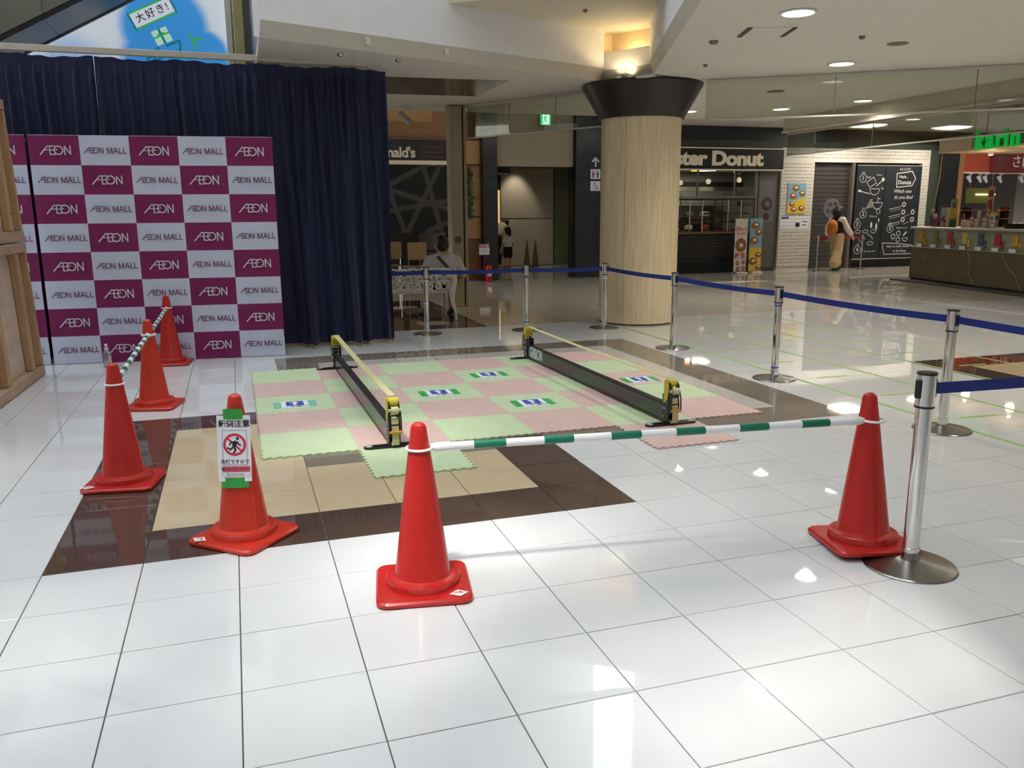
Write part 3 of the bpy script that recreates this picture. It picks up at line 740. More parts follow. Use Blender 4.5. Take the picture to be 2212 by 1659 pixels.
def backdrop(P, Q, lb, H=2.25, skip=0):
    P, Q = Vector(P), Vector(Q); d = Q - P; L = d.length
    t = thing('backdrop_banner', lb, 'banner', (P.x, P.y, .004), math.atan2(d.y, d.x), 'checked backdrop banners')
    cw, ch = L / 5, H / 8
    fab = MB(); nx, nz = 20, 24
    def yy(x, z):     # faint slack waves in the cloth
        return -.004 * math.sin(x * 7 + z * 1.3) * (.4 + .6 * math.exp(-z * 2)) - (.012 * math.exp(-z * 9) * math.sin(x * 23))
    vs = [(L * i / nx, yy(L * i / nx, H * j / nz), H * j / nz) for j in range(nz + 1) for i in range(nx + 1)]
    for j in range(nz):
        for i in range(nx):
            r_, c = 7 - j // 3, i // 4
            a = j * (nx + 1) + i
            fab.add([vs[a], vs[a + 1], vs[a + nx + 2], vs[a + nx + 1]], [(0, 1, 2, 3)], (r_ + c) % 2)
    fab.box(0, L, .012, .03, 0, H)
    fab.box(0, .004, 0, .03, 0, H).box(L - .004, L, 0, .03, 0, H).box(0, L, -.001, .03, H, H + .004, 1)
    fab.build('fabric', [M_mag, M_wfab], t)
    MB().bbox(0, L, .035, .06, H - .06, H - .03, .003).bbox(.02, .05, .035, .06, 0, H, .003).bbox(L - .05, L - .02, .035, .06, 0, H, .003).build('frame', M_alu, t)
    for k in (.05, L - .11): MB().bbox(k, k + .06, .035, .16, .0, .02, .003).build('foot', M_alu, t)
    for r_ in range(8):
        for c in range(5):
            o = link('lettering', me_a if (r_ + c) % 2 == 0 else me_m, t)
            x, z = (c + .5) * cw, H - (r_ + .5) * ch
            dx = {0: .012, 4: .0}.get(c, 0)
            o.matrix_local = upright(x + dx, yy(x, z) - .010, z)
    return t
backdrop((-.946, 5.637), (1.321, 5.381), 'white and plum checked backdrop with white lettering, in full view')
backdrop((-3.25, 5.68), (-.975, 5.640), 'checked backdrop mostly hidden behind the wooden panels')

# ------------------------------------------------------------------ stage curtain on its rail
M_curt = mat('navy_velvet', (18, 26, 66), .7, noise=.12, scale=5, stretch=(3, 3, .4))
M_curt.node_tree.nodes['Principled BSDF'].inputs['Sheen Weight'].default_value = .12
M_hem = mat('beige_lining', (176, 156, 128), .85)
def curtain(x0, x1, lb, seed, edge):
    rr = random.Random(seed)
    t = thing('stage_curtain', lb, 'curtain', (x0, 5.96, 0), 0, 'navy stage curtains')
    W = x1 - x0; H0, H1 = .035, 3.055; n = int(W / .0085); m = 30
    x = 0.03; pk = []
    while x < W - .02:
        pk.append((x, rr.uniform(.015, .024), rr.uniform(.045, .085), rr.uniform(-.02, .05), rr.uniform(.9, 1.7))); x += rr.uniform(.085, .16)
    def disp(u, z):      # narrow pinch pleats that open out downwards
        x = u * W; d = 3.0 - z; y = .012 * math.sin(x * 5.1 + seed) * d
        for xk, w0, a0, dr, op in pk:
            c = xk + dr * d * .8; w = w0 * (1 + .42 * op * min(d, 2.2)); q = (x - c) / w
            if abs(q) < 3: y -= a0 * (1 + .25 * d) * math.exp(-q * q)
        if z > 2.925: y *= max(.10, 1 - (z - 2.925) / .03)
        return y
    def topz(x): return -.022 * (1 - math.cos(x * 2 * PI / .82)) * .5 - .006 * math.sin(x * 31)
    vs = []
    for j in range(m + 1):
        z = H0 + (H1 - H0) * (j / m) ** .8
        for i in range(n + 1):
            u = i / n; zz = z + (topz(u * W) * (j / m) ** 6)
            vs.append((u * W + .01 * math.sin(z * 2 + u * 40), disp(u, z), zz))
    mb = MB().add(vs, [(j * (n + 1) + i, j * (n + 1) + i + 1, (j + 1) * (n + 1) + i + 1, (j + 1) * (n + 1) + i) for j in range(m) for i in range(n)])
    mb.add([(a, b + .006, c) for a, b, c in vs[:]], [(j * (n + 1) + i, (j + 1) * (n + 1) + i, (j + 1) * (n + 1) + i + 1, j * (n + 1) + i + 1) for j in range(m) for i in range(n)])
    mb.build('cloth', M_curt, t, angle=60)
    hb = []
    for i in range(n + 1):
        u = i / n; y = disp(u, 0)
        hb += [(u * W, y + .002, .003), (u * W, y + .002, .04)]
    MB().add(hb, [(2 * i, 2 * i + 2, 2 * i + 3, 2 * i + 1) for i in range(n)]).build('lining_hem', M_hem, t, angle=60)
    for k in range(int(W / .2)):
        MB().tube([(.1 + k * .2, .004, 2.99), (.1 + k * .2, .0, 3.05), (.1 + k * .2, .012, 3.085)], .0018, 5).build('hook', M_blk, t)
curtain(-4.4, -.345, 'navy pleated stage curtain on the left, behind the wooden panels', 3, 0)
curtain(-.325, 2.60, 'navy pleated stage curtain on the right, reaching past the backdrop', 5, 1)
rail = thing('curtain_rail', 'long pale metal beam carrying the navy curtains', 'rail', (0, 5.95, 0))
MB().bbox(-4.6, 2.56, -.03, .03, 3.075, 3.135, .004).build('beam', mat('rail_paint', (204, 196, 182), .5), rail)
MB().bbox(1.35, 2.55, -.034, .034, 3.128, 3.145, .003).build('splice_plate', M_alu, rail)
MB().lathe([(.012, -.036), (.012, .036)], 12, M=Matrix.Translation((.02, 0, 3.115)) @ Matrix.Rotation(PI / 2, 4, 'X')).build('clamp_bolt', M_zinc, rail)
for x in (2.44, -4.5):
    MB().lathe([(.02, 0), (.02, 3.08)], 12, M=Matrix.Translation((x, .13, 0))).lathe([(.2, 0), (.2, .012)], 20, M=Matrix.Translation((x, .26, 0))).bbox(x - .02, x + .02, -.02, .15, 3.06, 3.09, .002).build('upright', M_alu, rail)

# ------------------------------------------------------------------ wooden framed panels at left
M_ply = mat('weathered_plywood', (206, 182, 162), .8, noise=.14, scale=3, stretch=(1, 1, 2.2))
M_stud = mat('pine_stud', (188, 150, 108), .75, noise=.18, scale=4, stretch=(3, 3, .5))
M_rail2 = mat('grey_timber', (178, 150, 126), .8, noise=.18, scale=5, stretch=(3, .5, 3))
wp = [thing('wooden_panel', 'timber-framed plywood stage panel standing on the floor, lower of two', 'wooden panel', (-.985, 5.09, .004)),
      thing('wooden_panel', 'timber-framed plywood stage panel stacked on top of the lower one', 'wooden panel', (-1.022, 5.09, 1.262))]
for k, t in enumerate(wp):
    t.rotation_euler = (0, -.030, -.028)
    H = 1.25; D = 2.9     # runs to -y
    MB().bbox(-.03, -.015, -D, 0, 0, H, .002).build('plywood_sheet', M_ply, t)
    for z in (0, H - .092): MB().bbox(-.014, .062, -D, 0, z, z + .09, .005).build('timber_rail', M_rail2, t)
    for y, w in ((-.005, .045), (-.255, .10), (-1.05, .09), (-1.75, .09), (-2.5, .09)):
        MB().bbox(-.0135, .050 if y < -.1 else .06, y - w, y, .092, H - .094, .005).build('timber_stud', M_stud, t)
    for y in (-.305, -.03):
        for z in (.25, .62, 1.0):
            MB().lathe([(.015, 0), (.015, .003), (.008, .006), (.001, .006)], 10, M=Matrix.Translation((.051 if y < -.1 else .061, y, z)) @ Matrix.Rotation(PI / 2, 4, 'Y')).build('bolt', M_zinc, t)

# ------------------------------------------------------------------ spray bottle in front of the backdrop
t = thing('spray_bottle', 'clear spray bottle with white pump in front of the backdrop', 'bottle', (-.405, 5.30, .001))
MB().lathe([(.030, 0), (.036, .004), (.036, .135), (.030, .155), (.016, .168), (.016, .178)], 24).build('bottle', mat('clear_plastic', (225, 228, 236), .1, noise=0, trans=.75, alpha=.75), t)
MB().lathe([(.0365, .04), (.0365, .115)], 12, cap0=False, cap1=False, a0=-.9, a1=.7).build('label', mat('label_yellow', (220, 210, 170), .6), t)
MB().lathe([(.020, .172), (.020, .196), (.011, .198), (.011, .214)], 18).bbox(-.013, .013, -.030, .014, .212, .235, .005).build('pump', M_white_p, t)

# ------------------------------------------------------------------ green tape on the concourse floor
M_ftape = mat('lime_tape', (140, 190, 96), .5, noise=.06)
def tape(x0, y0, x1, y1, lb, g=None, w=.035):
    d = Vector((x1 - x0, y1 - y0)); L = d.length
    o = MB().box(0, L, -w / 2, w / 2, 0, .0006).build('floor_tape', M_ftape, loc=(x0, y0, .0004), rotz=math.atan2(d.y, d.x))
    tag(o, lb, 'tape', 'green tape marks on the floor')
for k, (x, ya, yb) in enumerate(((5.63, -.6, 6.05), (6.42, .2, 6.0), (7.24, .6, 6.4), (8.08, 2.2, 6.4))):
    tape(x + .01, yb, x - .01, ya, 'long green tape line on floor, %s from the mats' % ('nearest', 'second', 'third', 'fourth')[k])
n_ = 0
for x, ys in ((5.84, (.83, 1.64, 2.43, 3.22, 4.02, 4.82)), (6.66, (1.98, 2.79, 3.58, 4.4, 5.2)), (7.5, (2.45, 3.24, 4.05, 4.85, 5.6))):
    for q, y in enumerate(ys):
        tape(x, y, x + .32, y - .01, 'short green tape dash, %s from the camera in the %s gap between lines' % (ORD[q], {5.84: 'first', 6.66: 'second', 7.5: 'third'}[x]))

# ------------------------------------------------------------------ billboard, escalator, cream post (upper left)
def billboard_mat():
    m = bpy.data.materials.new('billboard_print'); m.use_nodes = True; nt = m.node_tree; b = nt.nodes['Principled BSDF']
    b.inputs['Roughness'].default_value = .5
    g = nt.nodes.new('ShaderNodeNewGeometry')
    prev = None
    for cx, cz, r0, r1 in ((.20, 3.94, .64, .46), (.62, 3.58, .44, .32), (-.95, 3.36, .55, .25), (.15, 3.5, .62, .42)):
        vm = nt.nodes.new('ShaderNodeVectorMath'); vm.operation = 'DISTANCE'; vm.inputs[1].default_value = (cx, 9.0, cz)
        mr = nt.nodes.new('ShaderNodeMapRange'); mr.interpolation_type = 'SMOOTHSTEP'
        mr.inputs['From Min'].default_value, mr.inputs['From Max'].default_value = r0, r1
        if cx < -.5: mr.inputs['To Max'].default_value = .5
        nt.links.new(g.outputs['Position'], vm.inputs[0]); nt.links.new(vm.outputs['Value'], mr.inputs['Value'])
        if prev:
            mx = nt.nodes.new('ShaderNodeMath'); mx.operation = 'MAXIMUM'
            nt.links.new(prev, mx.inputs[0]); nt.links.new(mr.outputs[0], mx.inputs[1]); prev = mx.outputs[0]
        else: prev = mr.outputs[0]
    mix = nt.nodes.new('ShaderNodeMix'); mix.data_type = 'RGBA'
    mix.inputs[6].default_value = rgb(226, 234, 246); mix.inputs[7].default_value = rgb(64, 160, 238)
    nt.links.new(prev, mix.inputs[0]); nt.links.new(mix.outputs[2], b.inputs['Base Color'])
    nt.links.new(mix.outputs[2], b.inputs['Emission Color']); b.inputs['Emission Strength'].default_value = .45
    return m
bl = thing('billboard', 'backlit white and blue cloud billboard above the curtain', 'billboard', (0, 0, 0))
MB().box(-6, .98, 9.0, 9.05, 2.9, 6.2).build('panel', billboard_mat(), bl)
MB().bbox(.98, 1.06, 8.96, 9.06, 2.9, 6.2, .006).build('frame', M_white_p, bl)
Mb = upright(.06, 8.998, 4.115) @ Matrix.Rotation(math.radians(26), 4, 'Z')
M_bg, M_bt = mat('print_green', (70, 186, 96), .6, noise=0, emit=(70, 186, 96), es=.45), mat('print_teal', (18, 128, 138), .6, noise=0, emit=(18, 128, 138), es=.45)
MB(Mb).rect(-.30, .30, -.115, .115, 0).build('caption_border', M_bg, bl)
MB(Mb).rect(-.30, -.275, -.115, .115, .001).rect(.275, .30, -.115, .115, .001).build('caption_ends', M_bt, bl)
MB(Mb).rect(-.275, .275, -.09, .09, .002).build('caption_panel', mat('caption_white', (232, 236, 250), .6, noise=0, emit=(232, 236, 250), es=.45), bl)
MB(Mb).text('大好き!', .125, 0, 0, .003, sp=1.25, off=.008).build('caption_lettering', M_ink, bl)
Mg = upright(.155, 8.998, 3.83) @ Matrix.Rotation(math.radians(24), 4, 'Z')
MB(Mg).rect(-.105, .105, -.095, .095).build('gift_box', mat('gift_mint', (200, 240, 222), .6, noise=0, emit=(200, 240, 222), es=.45), bl)
MB(Mg).stroke([(0, -.10), (0, .10)], .03, .001).stroke([(-.11, .01), (.11, .01)], .022, .001, mi=1).disc((-.03, .02), .022, .001, 1).disc((.03, .02), .022, .001, 1).build('ribbon', [M_bt, M_bg], bl)
for ch, x, z in (('ギ', .06, 3.52), ('フ', .33, 3.66), ('ト', .58, 3.78)):
    MB(upright(x, 8.998, z) @ Matrix.Rotation(math.radians(24), 4, 'Z')).text(ch, .27, 0, 0, 0, off=.012).build('lettering', M_bt if ch != 'ト' else M_bg, bl)
tag(MB().bbox(1.075, 1.21, 8.7, 8.95, 0, 9, .01).build('cream_post', mat('cream_paint', (226, 214, 150), .6)), 'tall cream post right of the blue cloud billboard', 'post')
es = thing('escalator', 'rising escalator with dull metal side cladding above the curtain', 'escalator', (-4.0, 7.5, 0))
sl = .55
def slant(x0, x1, z0, z1, y0, y1):     # z0/z1: offsets from the sloping lower edge
    zz = lambda x, o: 3.42 + (x + 1.46) * sl + o
    v = [(x + 4.0, y, zz(x, o)) for y in (y0, y1) for x, o in ((x0, z0), (x1, z0), (x1, z1), (x0, z1))]
    return v, [(0, 1, 2, 3), (7, 6, 5, 4), (0, 4, 5, 1), (1, 5, 6, 2), (2, 6, 7, 3), (3, 7, 4, 0)]
M_esc = mat('dull_cladding', (132, 128, 118), .4, metal=.3, noise=.06, scale=1.5)
for k in range(4):
    a, b = -5.2 + k * 1.40, -5.2 + (k + 1) * 1.40 - .006
    MB().add(*slant(a, b, .0, .03, .03, .97)).build('soffit_cladding', M_esc, es)
    MB().add(*slant(a, b, .06, .50, 0, .9)).build('side_cladding', M_esc, es)
MB().add(*slant(-5.2, .40, .005, .06, .012, .9)).build('black_joint', M_black, es)  # black strip between side and soffit cladding
MB().add(*slant(-5.2, .40, -.02, .05, .96, 1.0)).build('edge_trim', mat('trim_grey', (150, 140, 128), .5), es)
MB().add(*slant(-5.2, .40, .50, .54, -.02, .05)).build('skirt_rail', M_alu, es)
MB().add(*slant(-5.2, .40, .54, 1.20, .01, .022)).build('glass_balustrade', M_glass, es)
MB().add(*slant(-5.2, .40, 1.20, 1.27, -.02, .06)).build('handrail', M_black, es)

# ------------------------------------------------------------------ far facade at y = 14
FY = 14.0
M_wood = mat('tan_wood_panel', (170, 126, 80), .5, noise=.1, scale=2, stretch=(1, 1, 4))
M_wood2 = mat('brown_wood_panel', (128, 84, 52), .5, noise=.1, scale=2, stretch=(1, 1, 4))
M_wood3 = mat('light_wood_panel', (206, 162, 100), .5, noise=.08, scale=2)
M_hdr = mat('taupe_wall', (172, 160, 138), .7, noise=.02)
M_grn = mat('dark_green_wall', (58, 68, 58), .6, noise=.04)
wall = MB()
wall.box(8.18, 10.75, FY, FY + .3, 0, 3.62)
struct(wall.build('wall_far_dark', M_dark))
struct(MB().box(1.3, 5.35, FY + .06, FY + .3, 3.0, 3.62).build('wall_far_lintel', M_wood))
struct(MB().box(2.0, 5.0, FY + .04, FY + .059, 3.33, 3.56).build('trim_lintel_panel', M_wood3))
struct(MB().box(1.3, 5.35, FY - .02, FY + .12, 2.955, 3.02).build('trim_lintel_edge', M_wood2))
struct(MB().box(6.37, 8.19, FY + .02, FY + .2, 2.45, 3.62).build('wall_passage_header', M_hdr))
struct(MB().box(10.75, 26, FY + .12, FY + .3, 2.94, 3.62).build('wall_shop_top', mat('navy_black_wall', (26, 28, 34), .5)))
struct(MB().box(10.75, 18.4, FY + .09, FY + .119, 2.90, 3.10).build('trim_green_band', M_grn))
struct(MB().box(1.2, 1.3, 10.1, 14.2, 0, 3.62).build('wall_far_side', M_hdr))
# wood-panelled wall with hanging plant
wn = struct(MB().box(5.3, 6.06, FY + .08, FY + .3, 0, 3.62).build('wall_wood', M_wood2))
for z0, z1, m in ((.12, .86, M_wood2), (.90, 1.36, M_wood), (1.39, 2.44, M_wood), (2.49, 2.97, M_wood3), (3.0, 3.58, M_wood2)):
    MB().bbox(5.34, 6.03, FY + .055, FY + .079, z0, z1, .004).build('panel', m, wn)
pl = thing('trailing_plant', 'trailing green foliage hanging on the wood-panelled wall', 'plant', (5.76, FY + .05, 0))
M_leaf = mat('leaf_green', (58, 84, 40), .6, noise=.3, scale=30)
lf = MB(); r2 = random.Random(4)
for k in range(420):
    z = r2.uniform(1.35, 2.38); w = .10 * (1 - abs(z - 1.9) / .9)
    p = Vector((r2.gauss(0, .35) * w * 1.6, -abs(r2.gauss(0, .05)) - .02, z)); a = r2.uniform(0, 6.28); L = r2.uniform(.03, .07)
    d = Vector((math.cos(a) * .6, -.4, math.sin(a) - .5)).normalized() * L; s = d.cross(Vector((0, 1, 0))).normalized() * L * .3
    lf.add([tuple(p), tuple(p + d * .5 + s), tuple(p + d), tuple(p + d * .5 - s)], [(0, 1, 2, 3)])
tag(lf.build('foliage', M_leaf, pl), kind='stuff')
MB().tube([(0, -.01, 2.45), (.01, -.03, 2.2), (-.01, -.03, 1.8), (0, -.03, 1.4)], .006, 6).bbox(-.08, .08, -.03, .0, 2.38, 2.46, .006).build('stem', M_wood2, pl)
# dark granite pilasters
for k, (x0, x1, lb) in enumerate(((6.04, 6.37, 'narrow speckled black granite pilaster behind the fire extinguisher'), (8.19, 8.95, 'wide black granite pilaster carrying the restroom pictograms'))):
    p = thing('granite_pilaster', lb, 'pilaster', (x0, FY - .12, 0))
    MB().bbox(0, x1 - x0, 0, .115, .0, 2.2, .004).bbox(0, x1 - x0, 0, .115, 2.204, 3.6, .004).build('slabs', M_dark, p)
    if k:
        MB(upright(.47, -.001, 2.55)).stroke([(0, -.10), (0, .085)], .034).stroke([(-.085, 0.0), (0, .09), (.085, 0.0)], .034).build('arrow', M_paper, p)
        for zc, w in ((2.29, 0), (2.03, 1)):
            mb = MB(upright(.47, -.001, zc)).rect(-.118, .118, -.105, .105)
            pc = mb.build('pictogram_plate', M_paper, p)
            if w == 0:
                for x, m in ((-.055, mat('picto_red', (150, 40, 60), .6)), (.055, mat('picto_navy', (50, 58, 110), .6))):
                    MB(upright(.47 + x, -.002, zc)).disc((0, .06), .017).rect(-.028, .028, -.02, .035).rect(-.018, .018, -.085, -.02).build('figure', m, pc)
                MB(upright(.47, -.002, zc)).rect(-.005, .005, -.08, .08).build('divider', M_ink, pc)
            else:
                MB(upright(.47, -.002, zc)).stroke(arc(.005, -.03, .042, -200, 60, 18), .012).disc((-.018, .07), .014).stroke([(-.018, .055), (-.014, .0), (.035, .0), (.055, -.06), (.072, -.055)], .013).build('wheelchair_mark', M_ink, pc)
# small red and white notice at right side of the column
tag(MB(upright(8.93, FY - .13, .62)).rect(-.06, .06, -.2, .2, 0, 0).rect(-.06, .06, .09, .2, .001, 1).build('wall_notice', [M_paper, mat('notice_red', (190, 40, 40), .6)]), 'small red and white notice on the granite beside the column', 'notice')
# passage to the restrooms
psg = MB().box(6.2, 6.38, FY, 20.3, 0, 2.9).box(6.2, 10.6, 18.45, 18.6, 0, 2.9)
struct(psg.build('wall_passage', mat('passage_paint', (176, 168, 150), .7, noise=.02)))
struct(MB().box(6.2, 10.6, FY + .21, 18.6, 2.9, 3.0).build('ceiling_passage', M_ceil))
struct(MB().box(10.52, 10.6, FY + .3, 18.6, 0, 2.9).build('wall_passage_right', M_hdr))
pw = struct(MB().box(7.85, 9.37, 18.36, 18.45, 1.30, 2.62).box(7.85, 9.37, 18.36, 18.45, 0.02, 1.275).build('wall_passage_panels', mat('passage_panel', (190, 182, 166), .6, noise=.02)))
d1_ = struct(MB().bbox(9.42, 10.5, 18.38, 18.45, 0, 2.6, .01).build('door_1', mat('grey_green_door', (118, 126, 104), .5)))
MB().tube([(9.47, 18.36, 1.0), (9.47, 18.33, 1.02), (9.47, 18.33, 1.2), (9.47, 18.36, 1.22)], .012, 6).build('door_handle', M_steel, d1_)
dr = struct(MB().bbox(7.2, 7.84, 18.30, 18.44, 0, 2.42, .01).build('door_2', mat('dark_door_frame', (70, 58, 46), .6)))
MB().box(7.42, 7.80, 18.285, 18.299, .3, 2.05).build('lit_pane', mat('lit_pane', (236, 206, 146), .5, noise=0, emit=(255, 214, 140), es=.5), dr)
struct(MB().box(6.38, 7.1, 15.2, 15.6, 2.35, 2.9).build('trim_passage_soffit', M_black))
ld = bpy.data.lights.new('passage_spot', 'SPOT'); ld.energy = 42; ld.spot_size = math.radians(70); ld.spot_blend = .7; ld.color = (1, .86, .66); ld.shadow_soft_size = .05
lo = bpy.data.objects.new('passage_spot', ld); COL.objects.link(lo); lo.location = (8.25, 17.85, 2.85); lo.rotation_euler = (math.radians(18), 0, 0)
for x, y in ((7.2, 15.6), (9.3, 16.6)):  # hidden lamps added to lift the dark passage
    downlight(x, y, 'round downlight added to brighten the passage, out of sight', .09, 16, 2.9)
# running-man exit sign
ex = thing('exit_sign', 'glowing green and white running-man exit sign', 'exit sign', (7.455, FY - .16, 3.44))
MB().bbox(-.125, .125, 0, .05, -.135, .135, .006).build('case', M_white_p, ex)
MB(upright(0, -.001, 0)).rect(-.115, .115, -.125, .125).build('face', mat('exit_green', (30, 190, 120), .5, noise=0, emit=(20, 200, 120), es=1.2), ex)
MB(upright(0, -.002, 0)).rect(-.07, .085, -.115, .115).build('doorway', mat('exit_white', (230, 255, 245), .5, noise=0, emit=(210, 255, 235), es=1.4), ex)
MB(upright(0, -.003, 0)).disc((.0, .078), .02).stroke([(-.005, .05), (-.015, -.01)], .035).stroke([(-.01, .045), (-.05, .03), (-.06, 0)], .014).stroke([(0, .045), (.035, .02), (.06, .03)], .014).stroke([(-.012, -.01), (.025, -.05), (.02, -.1)], .018).stroke([(-.018, -.01), (-.035, -.06), (-.068, -.07)], .018).build('running_man', MATS['exit_green'], ex)
MB().box(-.015, .015, .01, .03, .135, .18).build('hanger', M_alu, ex)

# ------------------------------------------------------------------ burger shop at left
bs = thing('burger_shop_sign', 'black shop fascia with white lettering and brown stripes', 'shop sign', (2.0, FY - .03, 2.46))
MB().bbox(0, 3.30, 0, .12, .0, .49, .006).build('board', M_black, bs)
M_cream = mat('cream_letter', (226, 214, 190), .5, noise=0, emit=(226, 210, 180), es=.10)
MB(upright(1.98, -.001, .245)).text("McDonald's", .285, .63, -.01, off=.028, ax='RIGHT', sx=1.0, ext=.012, sp=.95).build('lettering', M_cream, bs)
MB(upright(2.98, -.001, .25)).rect(-.24, .22, .085, .115).rect(-.24, .22, -.01, .02).rect(-.24, .22, -.10, -.07).build('stripes', mat('stripe_brown', (110, 66, 48), .6), bs)
MB().bbox(0, 3.27, -.012, .0, .0, .085, .003).build('cream_band', M_cream, bs)
pp = thing('patterned_screen', 'dark shop screen with grey-brown crisscross bands', 'screen', (1.4, FY + .05, 0))
MB().bbox(0, 3.9, 0, .05, 1.05, 2.43, .004).build('panel', mat('screen_black', (8, 9, 12), .7), pp)
xs = MB(upright(0, -.001, 0))
for pts in (([(2.55, 2.0), (3.45, 2.46)]), ([(2.6, 2.05), (2.95, 1.06)]), ([(2.55, 1.98), (3.9, 1.55)]), ([(2.55, 1.5), (3.9, 1.72)]), ([(3.38, 2.46), (3.75, 1.06)]), ([(3.75, 2.46), (3.0, 1.06)]), ([(3.4, 1.06), (3.9, 1.28)]), ([(.2, 1.06), (1.4, 2.46)]), ([(1.2, 2.46), (2.2, 1.06)]), ([(.3, 1.9), (2.6, 1.6)])):
    xs.stroke(pts, .105, z=.0004 * (1 + len(xs.f)))
xs.build('bands', mat('band_taupe', (72, 64, 54), .6), pp)
struct(MB().box(1.3, 5.35, 17.2, 17.3, 0, 3.0).box(5.30, 5.38, FY + .1, 17.2, 0, 3.0).build('wall_burger_shop', mat('dim_wall', (40, 34, 30), .8)))
# cafe chairs inside
M_seat = mat('plywood_seat', (150, 120, 84), .5, noise=.08)
def cafe_chair(x, y, rz, lb):
    t = thing('cafe_chair', lb, 'chair', (x, y, 0), rz, 'cafe chairs in the burger shop')
    MB().bbox(-.2, .2, -.2, .2, .43, .455, .008).build('seat', M_seat, t)
    MB().bbox(-.19, .19, -.215, -.195, .58, .92, .008).build('backrest', M_seat, t)
    for sx in (-1, 1):
        MB().tube([(sx * .17, -.2, .75), (sx * .17, -.19, .43), (sx * .18, -.21, 0)], .010, 6).build('leg', M_steel, t)
        MB().tube([(sx * .17, .18, .43), (sx * .18, .2, 0)], .010, 6).build('leg', M_steel, t)
cafe_chair(4.22, 12.5, .05, 'plywood cafe chair seen left of the seated man')
cafe_chair(3.85, 13.0, -.1, 'plywood cafe chair half hidden further left in the dim shop')
cafe_chair(4.95, 12.9, .1, 'plywood cafe chair half hidden behind the seated man')
tbl = thing('cafe_table', 'dark cafe table behind the plywood chairs', 'table', (4.5, 13.2, 0))
MB().bbox(-.5, .5, -.3, .3, .70, .73, .006).build('tabletop', M_black, tbl); MB().lathe([(.2, 0), (.2, .02), (.03, .03), (.03, .70)], 16).build('leg', M_blk, tbl)
# camera-like track spotlight under the ceiling
sc_ = thing('track_spotlight', 'white cylindrical spotlight hanging from the ceiling over the burger shop', 'spotlight', (3.59, 9.75, ZC))
MB().bbox(-.09, .09, -.03, .03, -.02, -.001, .004).build('mount', M_white_p, sc_)
MB().lathe([(.012, -.10), (.012, -.015)], 10).build('stem', M_white_p, sc_)
MB().lathe([(.001, -.12), (.05, -.12), (.05, .10), (.03, .13), (.001, .13)], 16, M=Matrix.Translation((-.02, 0, -.16)) @ Matrix.Rotation(math.radians(-50), 4, 'Y')).build('head', mat('spot_grey', (190, 184, 172), .4), sc_)
MB().lathe([(.001, -.124), (.04, -.124), (.04, -.119)], 16, M=Matrix.Translation((-.02, 0, -.16)) @ Matrix.Rotation(math.radians(-50), 4, 'Y')).build('lens', M_black, sc_)

# fire extinguisher and its sign
fe = thing('fire_extinguisher', 'red fire extinguisher standing at the black pilaster', 'extinguisher', (6.08, FY - .36, .001))
M_fr = mat('extinguisher_red', (196, 30, 28), .35)
MB().lathe([(.085, 0), (.09, .01), (.07, .02)], 20).build('stand', M_fr, fe)
MB().lathe([(.06, .02), (.065, .05), (.065, .30), (.05, .345), (.02, .36), (.02, .38)], 20).build('tank', M_fr, fe)
MB().bbox(-.012, .012, -.05, .03, .38, .40, .003).bbox(-.01, .01, -.06, .03, .41, .422, .003).build('lever', M_blk, fe)
MB().tube([(.02, 0, .37), (.075, -.01, .36), (.085, -.01, .25), (.08, -.01, .12)], .010, 6).build('hose', M_blk, fe)
MB().lathe([(.0655, .12), (.0655, .22)], 10, cap0=False, cap1=False, a0=-2.3, a1=-.9).build('label', M_paper, fe)
fs_ = thing('extinguisher_sign', 'red and white extinguisher notice on a thin red stand', 'sign', (6.02, FY - .225, .001))
MB().bbox(-.115, .115, 0, .008, .57, .80, .002).build('board', M_paper, fs_)
MB(upright(0, -.001, .755)).rect(-.11, .11, -.035, .04).build('red_header', M_fr, fs_)
MB(upright(0, -.002, .755)).text('消火器', .06, 0, 0, off=.015, sp=1.2).build('lettering', M_paper, fs_)
MB(upright(0, -.001, .65)).rect(-.09, .09, .03, .036).rect(-.09, .07, .0, .006).rect(-.09, .08, -.03, -.024).build('small_print', M_ink, fs_)
MB().tube([(0, .012, 0), (0, .012, .6)], .008, 6).lathe([(.09, 0), (.09, .006)], 16).build('stand', M_fr, fs_)

# ------------------------------------------------------------------ donut shop
M_print = mat('small_print', (104, 98, 92), .7, noise=0)
M_wprint = mat('white_print_wall', (216, 210, 200), .6, noise=.02)
M_gshut = mat('grey_shutter', (96, 93, 90), .5, noise=.05)
LINE = 'the more friends with LOVE. ♡ '
def print_lines(x0, x1, z0, z1, M, dz=.082, size=.044, shift=.21, txt=LINE):
    mb = MB(M); vs, fs = text_geo(txt, 0, .01, .15, 'LEFT', 1.0, 1)
    w = max(v[0] for v in vs) * size + .05; k = 0; z = z1 - dz * .6
    while z > z0 + .03:
        x = x0 - (k * shift) % w
        while x < x1:
            T_ = Matrix.Translation((x, z, .0008)) @ Matrix.Diagonal((size, size, 1, 1))
            # clip whole words roughly: keep faces inside the wall
            ks = {}
            V, F_ = [], []
            for f in fs:
                if all(x0 + .01 < x + vs[i][0] * size < x1 - .01 for i in f):
                    nf = []
                    for i in f:
                        if i not in ks: ks[i] = len(V); V.append(vs[i])
                        nf.append(ks[i])
                    F_.append(tuple(nf))
            if F_: mb.add(V, F_, 0, T_)
            x += w
        z -= dz; k += 1
    return mb
ds = thing('donut_shop_sign', 'long black shop sign with cream rounded lettering', 'shop sign', (9.9, FY - .10, 2.40))
MB().bbox(0, 3.70, 0, .22, .03, .49, .006).build('board', M_black, ds)
MB().bbox(0, 3.72, -.02, .2, .49, .515, .004).bbox(0, 3.72, -.02, .2, .0, .028, .004).build('edge_trim', M_cream, ds)
